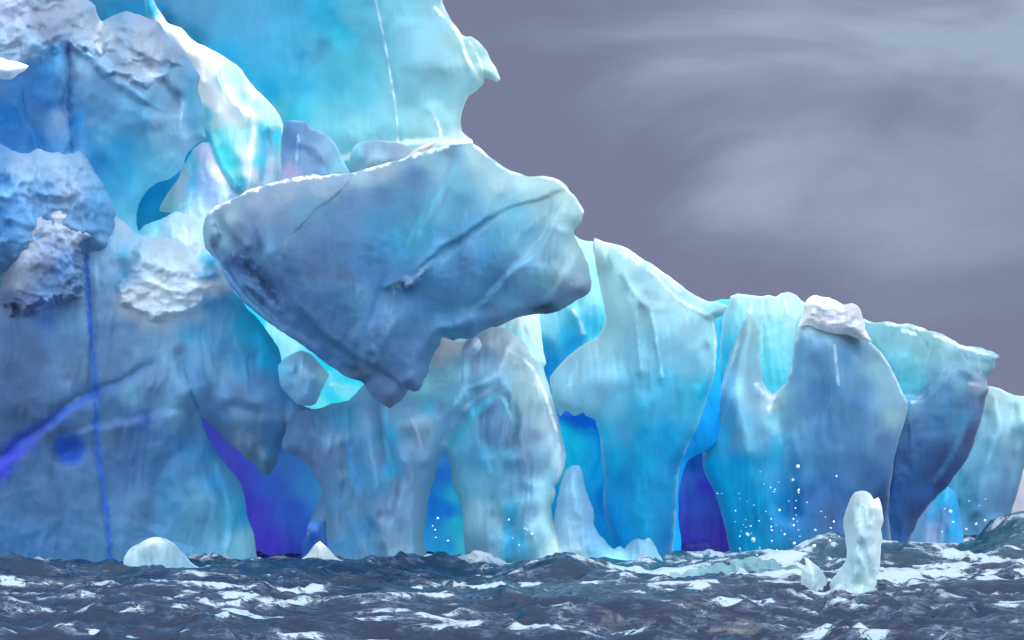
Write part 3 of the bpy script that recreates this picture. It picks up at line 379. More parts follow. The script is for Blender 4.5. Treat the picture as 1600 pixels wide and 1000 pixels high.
# --- the lower left wall, one great face down to the water, notched by the violet cave
VEIN = '132,384 136,440 138,470 141,510 145,555 149,600 150,650 152,690 158,740 163,780 168,820 171,850 172,885'
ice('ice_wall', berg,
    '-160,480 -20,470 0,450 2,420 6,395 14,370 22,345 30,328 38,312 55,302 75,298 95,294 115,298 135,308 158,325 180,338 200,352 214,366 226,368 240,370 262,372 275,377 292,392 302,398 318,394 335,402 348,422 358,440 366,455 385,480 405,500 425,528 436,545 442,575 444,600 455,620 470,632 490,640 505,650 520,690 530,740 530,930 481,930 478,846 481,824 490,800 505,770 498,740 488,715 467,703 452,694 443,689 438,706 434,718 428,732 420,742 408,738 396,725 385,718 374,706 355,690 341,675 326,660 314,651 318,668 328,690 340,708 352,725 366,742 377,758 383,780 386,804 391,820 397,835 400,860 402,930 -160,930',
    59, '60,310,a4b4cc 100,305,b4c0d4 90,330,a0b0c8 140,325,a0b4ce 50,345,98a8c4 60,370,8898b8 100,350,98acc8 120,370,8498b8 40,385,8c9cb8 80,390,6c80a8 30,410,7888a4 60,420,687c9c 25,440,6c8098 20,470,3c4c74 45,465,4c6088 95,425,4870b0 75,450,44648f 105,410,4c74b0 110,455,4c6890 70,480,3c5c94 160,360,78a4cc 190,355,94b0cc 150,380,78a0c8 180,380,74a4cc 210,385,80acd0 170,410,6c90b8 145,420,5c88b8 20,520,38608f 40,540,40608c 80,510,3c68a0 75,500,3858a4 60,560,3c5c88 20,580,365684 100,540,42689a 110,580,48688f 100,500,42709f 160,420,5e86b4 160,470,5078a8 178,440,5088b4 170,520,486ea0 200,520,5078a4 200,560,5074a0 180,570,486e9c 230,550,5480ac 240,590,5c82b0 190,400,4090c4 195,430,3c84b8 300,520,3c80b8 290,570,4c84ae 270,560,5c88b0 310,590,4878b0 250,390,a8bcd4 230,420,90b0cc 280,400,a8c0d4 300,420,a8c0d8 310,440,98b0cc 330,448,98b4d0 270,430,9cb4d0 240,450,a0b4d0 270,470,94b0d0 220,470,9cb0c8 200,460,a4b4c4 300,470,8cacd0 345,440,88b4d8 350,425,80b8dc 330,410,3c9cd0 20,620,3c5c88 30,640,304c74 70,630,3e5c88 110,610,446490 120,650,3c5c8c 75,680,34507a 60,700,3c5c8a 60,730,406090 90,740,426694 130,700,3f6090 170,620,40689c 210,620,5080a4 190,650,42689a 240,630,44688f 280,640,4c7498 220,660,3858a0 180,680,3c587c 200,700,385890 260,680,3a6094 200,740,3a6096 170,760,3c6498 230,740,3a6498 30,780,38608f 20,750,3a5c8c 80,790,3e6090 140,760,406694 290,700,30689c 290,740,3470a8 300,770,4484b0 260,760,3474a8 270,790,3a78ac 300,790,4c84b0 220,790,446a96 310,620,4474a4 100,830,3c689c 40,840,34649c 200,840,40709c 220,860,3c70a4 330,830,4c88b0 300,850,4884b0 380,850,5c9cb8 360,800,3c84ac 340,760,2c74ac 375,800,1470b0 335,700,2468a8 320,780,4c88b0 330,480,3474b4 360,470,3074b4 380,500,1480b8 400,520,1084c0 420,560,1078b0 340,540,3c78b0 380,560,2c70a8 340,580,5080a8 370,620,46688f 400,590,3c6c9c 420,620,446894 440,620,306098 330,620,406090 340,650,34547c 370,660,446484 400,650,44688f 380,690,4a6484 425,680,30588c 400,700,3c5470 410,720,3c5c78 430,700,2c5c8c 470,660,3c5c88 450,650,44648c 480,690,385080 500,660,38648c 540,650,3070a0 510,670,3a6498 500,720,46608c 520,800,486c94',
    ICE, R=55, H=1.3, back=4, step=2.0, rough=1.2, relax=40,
    zones=[('6,300 40,290 100,282 128,300 152,335 152,368 138,376 126,386 124,420 122,455 110,465 85,472 60,480 38,488 14,484 -10,440 -10,380', 15, 1.1, 0.28, 28, 1.2, 1.0),
           ('182,448 200,430 214,412 212,396 222,376 262,366 292,385 320,392 345,420 360,448 352,460 330,468 300,484 270,492 236,500 212,486 192,474', 10, 0.6, 0.28, 22, 1.9, 0.9)], n=(0.45, 120), seed=61, folds=0.045, fine=(0.03, 12), warp=9,
    bumps=[(300, 430, 70, 1.2), (60, 620, 90, 0.8), (110, 703, 19, -0.9), (300, 610, 40, 0.9), (400, 640, 45, 0.9), (200, 620, 50, 0.5), (320, 780, 45, 0.7), (197, 425, 20, -0.5), (330, 350, 10, -.5), (415, 715, 16, 0.8)],
    strokes=[('step', '150,668 200,655 252,640 285,648 300,655', 16, -0.25), ('crease', '0,715 60,672 100,640 148,610 190,596 235,570', 5, -0.45), ('crease', VEIN, 4, -0.35),
             ('ridge', '240,640 270,590 285,560', 12, -0.3), ('ridge', '315,650 340,600 360,560', 14, -0.4), ('ridge', '225,840 262,740 310,670', 12, -0.4), ('crease', '282,560 300,620 316,655', 6, -0.4),
             ('ridge', '345,845 345,780 330,720', 6, -0.2), ('step', '235,820 262,850 300,862', 10, -0.3), ('crease', '85,750 92,810 94,870', 8, -0.2), ('ridge', '220,400 260,420 300,425 340,430', 6, 0.35),
             ('ridge', '225,440 260,455 300,450 345,445', 5, 0.3), ('ridge', '215,470 250,480 300,475', 5, -0.3), ('ridge', '360,640 400,650 440,630', 10, -0.4), ('crease', '350,620 380,700 420,740', 6, 0.4), ('crease', '450,620 448,660 443,690', 8, -0.4)],
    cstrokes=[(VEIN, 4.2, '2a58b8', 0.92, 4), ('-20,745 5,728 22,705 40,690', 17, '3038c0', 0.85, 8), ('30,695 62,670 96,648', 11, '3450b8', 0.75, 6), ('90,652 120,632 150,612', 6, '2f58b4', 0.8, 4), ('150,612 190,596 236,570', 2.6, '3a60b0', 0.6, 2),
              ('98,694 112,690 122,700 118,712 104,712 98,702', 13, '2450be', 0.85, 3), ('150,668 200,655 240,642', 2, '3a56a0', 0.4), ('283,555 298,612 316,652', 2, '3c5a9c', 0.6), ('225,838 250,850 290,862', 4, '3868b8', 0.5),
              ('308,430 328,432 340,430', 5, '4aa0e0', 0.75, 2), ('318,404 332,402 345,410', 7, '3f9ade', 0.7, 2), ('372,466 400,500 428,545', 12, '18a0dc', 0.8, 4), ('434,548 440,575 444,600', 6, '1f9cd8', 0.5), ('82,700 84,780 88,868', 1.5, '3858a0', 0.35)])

# --- cyan pockets and the wedged dark blocks under the slab
ice('clear_ice_pocket', berg, '355,440 375,440 420,470 480,530 570,585 600,620 560,660 480,660 430,600 400,540', 61.5,
    '380,470,12a0dc 410,500,1fa6dc 425,515,7fdcee 440,530,8ce2f0 455,548,88e0f0 465,560,2cb4de 500,575,1ca6d8 520,600,50c8e8 540,610,6cd4ec 520,625,2cb0e0 550,590,2cb4dc 505,635,4cc0e4 560,620,5cc0e0 480,600,1ca4dc', GLOW, R=30, H=0.6, back=2, step=2, rough=1, seed=71, warp=3, power=4.5, fine=(0.04, 9),
    cstrokes=[('420,508 435,520 455,545 466,556', 6, '9cecf4', 0.8, 2), ('512,585 530,612 560,618', 5, '74dcf0', 0.7, 3), ('515,600 560,606', 1.6, 'c8f6fa', 0.7, 2)])
ice('ice_block', berg, '434,572 444,560 458,552 470,548 485,553 498,566 506,575 514,586 508,600 502,612 494,630 485,634 465,632 450,618 438,604', 58.4,
    '460,560,5c8cb4 450,590,5288b4 480,570,5484ae 490,600,4a7aa8 475,620,4c78a8 505,590,56a4cc 440,580,4a98c8 470,600,5480ac', SLAB, R=22, H=1.3, back=1.5, step=1.5, rough=0.8, relax=5, n=(0.15, 30), fac=(0.6, 38), seed=73, warp=3, rim=(2, '58a8d0', 0.5), label='dark hexagonal ice block wedged under the left side of the slab')

# --- violet cave at the left
ice('cave_wall', berg, '290,620 500,640 540,760 540,940 360,940 350,760', 63.5, '320,670,3438c4 345,700,3838c4 380,740,3434bc 400,790,3a34b4 430,760,2c48bc 420,850,3a30ac 450,720,2c58c4 460,800,2848b4 480,760,2a62c4 500,770,2a6ac8 490,830,3050bc 410,900,3430a8 450,870,3440b4 505,830,3a70c4 370,800,3a38b8',
    DEEP, R=80, H=-1.5, back=2.5, step=3, seed=83, rough=1, n=(0.3, 60), strokes=[('ridge', '390,740 400,800 405,880', 10, 0.4), ('ridge', '440,720 445,800 450,880', 12, -0.4), ('ridge', '490,740 500,800 490,860', 10, 0.5)])
ice('ice_foot', berg, '470,930 474,846 484,834 480,826 484,816 494,812 508,815 520,828 530,850 534,900 534,930', 58, '490,822,6088b4 510,830,5c8cbc 520,860,4a80bc 495,845,3868b8 500,870,4a78b0', ICE, R=16, H=0.8, back=1.2, step=2, rough=0.8, seed=89,
    cstrokes=[('484,838 500,842 514,856 522,878', 3, '3060b8', 0.6)])

# --- middle double column (an arch over a blue recess)
ice('recess_wall', berg, '630,640 760,640 760,920 630,920', 61, '700,700,3c84c8 690,740,1a5cc0 680,790,1460c0 700,800,1468c4 710,780,1c94d4 720,820,1ca0d8 695,850,1c84d0 720,850,2ca0d8 690,720,2c78c8', CLEAR, R=40, H=0.5, back=2, step=4, seed=93, rough=1)
ice('ice_column', berg,
    '440,700 455,650 478,640 500,638 520,630 545,625 570,600 600,585 630,588 652,596 655,575 662,560 668,545 690,528 705,532 722,535 732,528 745,520 755,512 775,510 792,514 806,522 818,534 830,555 842,572 852,592 860,612 866,632 872,655 878,680 883,700 884,718 880,738 874,752 866,760 868,772 862,790 864,810 872,824 884,840 900,858 925,880 945,900 945,935 728,935 727,870 724,830 722,800 716,778 708,760 704,735 700,716 693,703 684,725 678,750 670,775 667,800 663,830 664,852 670,880 672,935 505,935 508,860 510,807 503,769 490,736 467,715',
    57.5, '480,660,3c5c88 500,660,38648c 520,700,4a6c94 500,720,46608c 530,740,486c98 540,650,3070a0 555,700,3c6ca0 560,740,3474ac 580,760,3c78a8 600,680,4a7098 597,720,4c6c9c 608,680,1c80b8 612,730,2c80b4 635,660,5c86ac 630,760,5a7ca4 600,800,5878a0 550,780,46709a 570,820,2c70a8 530,780,4270a0 520,820,486c94 590,650,44688f 640,640,5080ac 660,660,7094b4 650,690,5c80a8 640,720,547ca4 670,640,3c8cb8 690,640,4c7cac 700,660,4878a8 730,640,4080b0 720,680,3c84b4 760,640,4a6c9c 770,680,44709c 800,670,4a7098 790,640,4c8cb0 830,680,6484a8 830,640,7498b0 850,660,84a4bc 870,690,80a4bc 750,720,3c80b0 790,720,4080ac 830,720,5c80a8 850,720,6490b0 870,720,8cbccc 860,750,6ca8c4 850,780,74acc4 740,760,4a8cb4 780,760,4c88b0 820,760,5484ac 710,790,3c98c0 740,800,6494b4 770,810,6494b4 800,800,3c84ac 830,800,5080a8 640,790,5c84b0 850,810,80b4c8 665,600,58b0cc 700,590,58a0c0 720,570,5494b8 740,575,6488b0 760,560,5c84ac 770,530,88a8bc 790,540,94b4c8 800,560,88aec4 820,580,90b8cc 780,600,5890b4 740,600,4c84b0 700,610,4890b8 820,610,84aec4 850,600,a0c4d4 690,540,b4ccd8 715,545,98b4c4 540,850,3c78ac 620,850,6488ac 760,860,5c90b4 810,850,2c90c4 840,850,6098b4 870,850,98bcc8 900,870,94bccc 580,860,4478a8 640,840,5884ac',
    ICE, R=75, H=2.6, back=3.5, step=2.0, rough=1.3, relax=35, n=(0.4, 80), seed=97, fine=(0.04, 11), warp=7, aniso=(0.8, 1.5), power=3.6,
    bumps=[(815, 690, 45, 0.9), (640, 660, 25, 0.8), (800, 820, 18, -0.9), (740, 560, 30, 0.5), (840, 830, 30, .5)],
    strokes=[('ridge', '600,620 600,680 612,740 608,800', 9, -0.8), ('ridge', '545,700 560,760 585,840 600,900', 12, -0.6), ('ridge', '570,650 580,720 600,790', 12, 0.5), ('ridge', '665,720 690,660 730,610 780,585 800,540', 9, 0.6),
             ('ridge', '700,690 730,650 770,615', 12, -0.5), ('crease', '790,560 825,575 850,620 865,690 872,740', 6, 0.4), ('crease', '808,550 815,570 795,585', 6, -0.35), ('ridge', '785,625 800,660 800,700', 8, -0.5),
             ('ridge', '792,900 795,830 800,780 815,770', 8, -0.5), ('ridge', '750,720 755,800 760,880', 12, 0.5), ('ridge', '835,760 835,830 850,880', 10, 0.5), ('step', '870,750 862,800 880,850', 8, 0.3), ('ridge', '520,700 525,800 520,870', 10, 0.35), ('ridge', '635,720 640,800 640,880', 12, 0.5)],
    cstrokes=[('792,545 828,570 850,612 866,660 874,700 876,735', 2.6, 'e4f4f8', 0.9), ('690,700 712,655 745,620 785,600', 4, '96c4dc', 0.5), ('706,690 735,652 765,625', 7, '3ca8dc', 0.5), ('786,620 800,650 806,672', 4, '6cc8e4', 0.6), ('602,640 604,680 608,720', 5, '40a4dc', 0.6), ('545,695 552,740 560,770', 6, '3c78c4', 0.5),
              ('792,870 794,820 800,790', 6, '2c94d8', 0.6), ('638,640 650,670 660,700', 2.4, 'b8cad8', 0.5), ('874,740 866,770 866,800 880,840 905,868', 3, 'dcf0f4', 0.8), ('670,575 690,570 710,580', 1.8, 'eefcff', 0.8, 4), ('678,590 700,588', 1.6, 'eefcff', 0.7, 4), ('672,604 695,602', 1.4, 'dff8fc', 0.6, 4),
              ('776,512 800,525 822,550', 3, 'd4e8ee', 0.6), ('808,560 790,590', 2, 'c4dce6', .5), ('684,536 700,540 720,545', 5, 'e8f8fa', 0.7, 2)])
ice('ice_block', berg, '722,545 728,534 738,526 748,528 753,540 748,550 735,556 722,556', 54.6, '730,540,5a7898 745,535,86a0b8 742,550,5c7a9c', SLAB, R=10, H=0.5, back=0.8, step=1.2, rough=0.6, relax=3, fac=(0.3, 20), n=(0.05, 20), seed=99, label='small grey ice cube on top of the middle column under the slab')
ice('rear_fin', berg, '700,470 806,470 838,470 842,490 845,512 848,540 853,568 849,574 853,590 860,610 862,700 780,700 720,600 700,520', 60.5, '780,500,9ccfe0 815,500,acdae8 830,520,b4dce8 825,550,a8d0e0 845,560,b8dce6 800,530,5cb8dc 770,510,84cce0 840,600,90b8d0 700,530,a8e0ee 720,510,b4e6f0', CLEAR, R=30, H=1.2, back=1.5, step=2, rough=1, seed=101, relax=10, rim=(2.5, 'd4eef4', 0.7),
    strokes=[('crease', '822,490 832,530 840,580', 5, 0.3)])

# --- the great triangular slab jutting forward
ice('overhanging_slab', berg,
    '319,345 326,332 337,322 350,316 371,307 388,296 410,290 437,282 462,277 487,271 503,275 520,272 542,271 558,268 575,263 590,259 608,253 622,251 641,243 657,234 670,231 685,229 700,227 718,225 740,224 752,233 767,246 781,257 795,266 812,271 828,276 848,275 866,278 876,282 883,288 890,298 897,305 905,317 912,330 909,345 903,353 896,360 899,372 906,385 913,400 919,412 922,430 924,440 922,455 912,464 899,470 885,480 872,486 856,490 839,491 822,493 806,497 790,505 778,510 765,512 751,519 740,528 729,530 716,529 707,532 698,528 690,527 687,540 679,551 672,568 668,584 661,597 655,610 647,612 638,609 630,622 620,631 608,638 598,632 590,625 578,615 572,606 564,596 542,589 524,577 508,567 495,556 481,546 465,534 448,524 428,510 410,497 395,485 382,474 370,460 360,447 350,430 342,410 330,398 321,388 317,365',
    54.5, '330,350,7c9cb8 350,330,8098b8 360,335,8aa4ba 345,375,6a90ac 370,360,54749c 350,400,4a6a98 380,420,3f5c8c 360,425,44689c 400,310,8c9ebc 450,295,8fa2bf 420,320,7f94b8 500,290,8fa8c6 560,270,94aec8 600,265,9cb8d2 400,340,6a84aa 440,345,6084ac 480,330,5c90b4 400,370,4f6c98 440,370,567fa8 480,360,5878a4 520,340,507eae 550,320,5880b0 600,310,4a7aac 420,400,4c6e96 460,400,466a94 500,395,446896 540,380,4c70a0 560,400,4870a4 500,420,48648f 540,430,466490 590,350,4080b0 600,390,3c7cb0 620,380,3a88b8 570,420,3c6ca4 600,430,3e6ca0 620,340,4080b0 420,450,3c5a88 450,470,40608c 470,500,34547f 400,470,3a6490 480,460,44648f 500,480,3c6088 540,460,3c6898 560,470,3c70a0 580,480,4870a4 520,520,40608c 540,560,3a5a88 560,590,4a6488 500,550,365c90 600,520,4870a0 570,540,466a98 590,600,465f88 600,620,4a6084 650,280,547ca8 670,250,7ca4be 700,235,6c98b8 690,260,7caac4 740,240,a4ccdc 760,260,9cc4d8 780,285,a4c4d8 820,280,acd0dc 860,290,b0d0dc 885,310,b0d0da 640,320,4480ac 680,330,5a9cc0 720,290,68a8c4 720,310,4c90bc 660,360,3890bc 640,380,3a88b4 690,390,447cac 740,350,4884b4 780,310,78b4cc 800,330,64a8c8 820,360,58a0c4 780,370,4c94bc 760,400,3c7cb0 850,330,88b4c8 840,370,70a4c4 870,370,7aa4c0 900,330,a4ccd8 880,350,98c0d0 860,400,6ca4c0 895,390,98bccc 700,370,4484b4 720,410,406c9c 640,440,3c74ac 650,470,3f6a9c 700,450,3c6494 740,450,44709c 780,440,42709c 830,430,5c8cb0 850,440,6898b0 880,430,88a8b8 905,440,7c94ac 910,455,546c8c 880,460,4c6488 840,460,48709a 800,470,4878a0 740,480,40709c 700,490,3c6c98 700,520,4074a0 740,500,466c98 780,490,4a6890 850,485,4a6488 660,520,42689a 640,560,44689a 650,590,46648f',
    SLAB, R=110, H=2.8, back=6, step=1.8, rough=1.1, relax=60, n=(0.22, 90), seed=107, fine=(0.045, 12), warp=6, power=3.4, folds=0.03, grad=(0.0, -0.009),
    bumps=[(400, 360, 60, 0.6), (880, 410, 40, 0.5), (600, 440, 60, -0.5), (640, 250, 30, 0.3)],
    strokes=[('crease', '343,400 372,440 400,470 430,500 470,540 520,575 570,600', 9, -0.9), ('step', '415,400 440,460 480,500 530,540 575,570', 14, 0.7), ('ridge', '335,380 350,410 390,430 430,460', 9, -0.8),
             ('step', '718,226 690,290 640,380 600,440 570,520 560,600', 26, 0.55), ('step', '885,290 840,310 780,330 720,370 680,400', 14, -0.45), ('step', '870,330 850,370 800,420 760,460', 12, 0.4),
             ('crease', '640,440 660,425 680,405 690,380', 7, 0.35), ('crease', '600,450 625,440 640,445', 5, 0.4), ('step', '552,270 530,300 490,330 470,350', 9, -0.4), ('ridge', '580,265 560,290 530,330', 6, -0.25), ('crease', '700,300 690,320 660,360', 5, -0.3),
             ('step', '905,385 880,430 850,470', 14, 0.3), ('ridge', '640,600 650,560 680,520 740,500', 12, 0.4), ('ridge', '560,530 575,510 580,545', 7, 0.3), ('crease', '790,290 740,360 720,400', 6, 0.25),
             ('step', '895,360 870,355 860,300', 6, 0.35), ('crease', '570,600 600,540 620,500', 16, 0.4), ('ridge', '335,340 345,365 340,385', 5, -0.3), ('crease', '352,398 372,404 392,420 402,440', 5, 0.35), ('crease', '385,410 400,432 424,452', 5, -0.35), ('ridge', '440,470 460,500 490,530', 8, -0.3), ('ridge', '350,330 360,360 380,380', 6, 0.3)],
    cstrokes=[('322,335 371,306 437,283 503,275 575,264 641,244 700,228', 2.6, 'e6eef6', 0.9, 3), ('740,225 795,267 866,279 897,306 911,330', 3, 'e2f2f6', 0.7), ('615,455 625,438 650,432 672,408', 3, '9cb4cc', 0.6, 6), ('636,445 650,438', 3.5, 'b4c4d4', 0.6, 3),  # opening pale strokes paint the light-catching top rim of the slab
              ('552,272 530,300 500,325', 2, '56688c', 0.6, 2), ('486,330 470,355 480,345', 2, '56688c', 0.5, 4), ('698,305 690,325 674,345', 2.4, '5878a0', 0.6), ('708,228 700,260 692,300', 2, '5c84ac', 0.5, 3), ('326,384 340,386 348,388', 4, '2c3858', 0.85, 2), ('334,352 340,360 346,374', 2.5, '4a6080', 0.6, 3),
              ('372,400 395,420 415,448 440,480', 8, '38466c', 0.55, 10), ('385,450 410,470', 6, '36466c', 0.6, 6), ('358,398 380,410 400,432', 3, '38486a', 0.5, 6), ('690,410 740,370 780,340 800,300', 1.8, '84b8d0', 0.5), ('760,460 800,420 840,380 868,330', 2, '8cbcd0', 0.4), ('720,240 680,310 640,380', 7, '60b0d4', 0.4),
              ('440,540 480,565 520,583 560,596', 7, '2c6ca4', .5), ('398,480 440,522 480,550', 1.8, '7c9cb8', 0.5), ('430,305 440,315', 3, '8c98b4', 0.5)])

# ------------------------------------------------------------------ right half
ice('gap_wall', berg, '820,420 870,400 895,366 905,373 915,376 928,378 960,400 960,700 850,720 820,560', 64, '850,500,9cd4e4 865,515,80c4de 850,540,20a4d8 880,520,2cacd8 900,490,80cce0 920,470,90d0e0 905,500,30b0d8 895,540,0c8cc8 870,570,0c86cc 860,590,0c78c4 910,430,8ccce0 915,390,b4dce6 925,450,9cd4e2 930,510,40b4da 940,490,68c4de',
    CLEAR, R=40, H=1.0, back=3, step=2, rough=0.8, seed=109, warp=4, cstrokes=[('897,485 905,500 912,520', 3, 'd8f4f8', 0.85), ('905,375 908,395 918,408', 1.6, 'd8eef4', 0.6)], strokes=[('ridge', '850,580 890,540 925,520', 14, -0.5), ('ridge', '898,486 912,520', 5, 0.4)])
ice('lower_face', berg, '855,620 1000,600 1120,560 1120,690 1075,720 1062,760 1060,800 1060,940 850,940', 61.5,
    '890,650,2c58b0 910,648,2c54b0 925,665,2464b0 900,690,0098c4 880,680,2ca0cc 900,720,0c94c4 920,720,0488c0 940,740,047cb8 930,790,0470b4 950,830,0868b0 1070,740,1468b0 1080,690,0c74b4',
    CLEAR, R=40, H=0.7, back=3, step=2.5, rough=1, seed=113, warp=8, n=(0.4, 70), aniso=(.8, 1.6), strokes=[('step', '880,640 930,645 940,670 960,730 940,780 970,850', 10, -0.5), ('ridge', '960,735 975,745 970,760', 7, -0.6), ('step', '1050,600 1040,700 1045,800', 12, 0.3)],
    cstrokes=[('882,645 900,655 912,652 930,664 900,663', 5, '1c4cb4', 0.85, 3), ('962,738 974,744 968,757', 4, '1468b8', 0.6)])
ice('ice_dome', berg,
    '929,372 938,375 950,379 965,382 980,388 992,396 1004,404 1016,411 1028,419 1040,428 1052,436 1066,447 1080,458 1095,466 1108,471 1118,471 1128,474 1137,479 1130,492 1116,500 1120,530 1119,560 1117,580 1110,605 1100,635 1090,665 1076,695 1065,720 1060,745 1057,780 1054,830 1050,870 1048,940 985,940 975,890 960,850 947,815 942,780 944,745 939,710 938,685 932,665 930,656 915,650 912,644 898,650 884,642 876,650 868,640 862,612 860,590 872,572 884,560 900,546 918,535 932,527 940,515 946,500 945,488 942,470 938,450 933,425 929,400 926,385',
    58.5, '935,390,b4dce4 960,400,acd8e4 1000,430,8cb4c8 1010,470,88a8bc 950,450,94ccdc 980,470,90c0d4 1000,408,b4d4dc 1050,450,b0d4dc 1090,470,b8dce4 1120,480,98d0dc 930,540,90c0d0 900,575,88b4cc 880,600,80b4d0 940,600,74a4c8 1000,560,78b4d0 1040,540,78acc8 1080,520,90bcd0 1080,570,6ca8c8 1100,540,84b8d0 1000,600,54a0c8 1040,600,44a0cc 960,630,5ca0cc 920,620,6ca4cc 1080,620,3c9cc4 1000,640,389ccc 1100,620,14a0cc 940,680,1c8cc0 980,670,4084b4 1000,680,1488bc 1040,680,0484bc 960,720,0488bc 1000,720,0088bc 1040,700,0480bc 950,750,047cb8 965,750,0470b4 1000,760,0084b8 1030,770,0480b8 950,800,046cb4 1000,810,0084bc 1040,800,0c7cb8 965,840,0868b0 1045,840,1470b0 1060,720,0c74b4',
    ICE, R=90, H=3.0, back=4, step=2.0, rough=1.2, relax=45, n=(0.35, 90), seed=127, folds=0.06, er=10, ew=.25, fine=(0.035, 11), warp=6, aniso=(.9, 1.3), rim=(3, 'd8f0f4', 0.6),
    strokes=[('step', '945,380 985,400 1030,440 1060,470 1115,500', 9, 0.4), ('ridge', '990,400 1040,440 1100,480', 7, -0.35), ('crease', '985,470 998,530 1004,580', 5, 0.25), ('crease', '1020,490 1030,550 1036,590', 5, 0.3), ('ridge', '975,430 1000,470 1040,480', 6, 0.25),
             ('crease', '1116,500 1112,540 1118,580', 6, 0.4), ('ridge', '1098,550 1096,600 1108,560', 7, -0.35), ('ridge', '940,610 1000,630 1080,600', 20, 0.3)],
    cstrokes=[('931,376 930,405 936,440 944,480 944,502', 2.2, 'e8f6f8', 0.8), ('930,373 965,382 1004,404 1052,436 1095,466', 2.6, 'eef8fa', 0.85, 2), ('1018,492 1028,545 1036,590', 2, '88ccE6', 0.6), ('996,510 1000,560 1006,590', 2, '88cce6', 0.5), ('950,382 1000,410 1060,452', 4, 'dceef2', 0.4, 4), ('1030,436 1060,468 1112,496', 2.5, 'd8ecf0', 0.6, 3), ('975,430 990,455 1010,470 1035,480', 6, '8ca4bc', 0.5, 6), ('1116,505 1118,540 1118,585', 2, 'd8f4f6', 0.7), ('866,604 880,606 895,598', 2, 'c8dce8', .5, 3)])
ice('ice_apron', berg, '800,955 820,890 838,872 852,858 862,840 866,815 870,785 876,755 884,735 895,727 905,727 911,745 915,765 922,782 928,800 928,818 934,832 944,842 952,852 960,858 968,852 975,859 981,851 990,843 996,834 1003,839 1011,832 1019,836 1023,850 1029,865 1037,879 1048,890 1066,897 1085,905 1095,955', 57.2,
    '880,760,78acd4 900,740,6cA4d4 900,790,70a8d4 890,830,80b4d8 915,830,68a4d4 930,860,64a8d4 860,870,a0ccdc 840,890,98c0d0 960,875,6cacd4 1000,850,74b0d8 1010,870,74b4d8 1030,890,84b8d4 900,870,90bcd8', ICE, R=26, H=1.0, back=1.5, step=1.8, rough=2, relax=10, seed=131, scal=(0.1, 14), warp=5)
ice('cleft_wall', berg, '1060,700 1080,560 1090,500 1110,472 1150,470 1200,560 1200,940 1030,940 1040,820', 67, '1120,500,38acd0 1115,560,189ccc 1110,600,0c94c8 1095,640,0884bc 1085,680,0c68b4 1075,720,1460b0 1080,750,2c50ac 1070,760,2858a8 1100,760,34309c 1070,790,2c48a8 1100,790,2c449c 1080,820,2c3c98 1110,820,2c3890 1080,850,302c8c 1120,840,342c88 1130,855,302c84 1060,860,2c2c88 1100,880,4050a8',
    DEEP, R=60, H=0.6, back=3, step=2.5, rough=1, seed=137, warp=6, strokes=[('ridge', '1075,700 1065,800 1060,880', 8, 0.5), ('crease', '1060,850 1100,845 1140,860', 5, 0.3)], cstrokes=[('1062,862 1090,850 1120,860 1138,872', 3, '4468c0', 0.5, 5), ('1070,880 1100,872 1130,884', 3, '4868c0', 0.5, 5)])
ice('rear_fin', berg, '1085,700 1105,640 1118,590 1124,560 1126,520 1130,490 1138,475 1141,464 1153,458 1164,460 1178,461 1192,463 1202,461 1212,463 1220,458 1231,455 1240,459 1248,465 1258,474 1275,480 1275,640 1200,660 1120,700', 66,
    '1150,470,acdee8 1170,475,b0e0e8 1145,500,84ccE2 1150,540,40b8dc 1130,560,2cb0dc 1140,600,18a4d8 1190,470,b8e0ea 1210,475,c0e8ee 1235,470,c4e8ee 1200,520,8cd8e4 1220,530,90dce6 1190,560,60ccde 1210,580,5cc8e0 1225,560,7cd4e6 1240,500,acE0ea 1205,605,4cc0e0 1110,640,0c8cc4 1095,670,0c78bc 1090,690,0c68b4',
    CLEAR, R=30, H=1.4, back=1.5, step=1.8, rough=1.6, relax=10, seed=139, warp=4, rim=(2.5, 'e4f8fa', 0.7), cstrokes=[('1175,470 1172,490', 2, 'd8f4f6', 0.5), ('1192,470 1190,520 1192,560', 2, 'b0e8f0', 0.5), ('1225,462 1232,490', 2, 'e0f8fa', 0.6)],
    strokes=[('crease', '1190,470 1190,540 1200,600', 7, -0.4), ('crease', '1225,465 1220,530 1212,600', 7, -0.3), ('crease', '1145,475 1140,540 1120,600', 8, 0.3)])
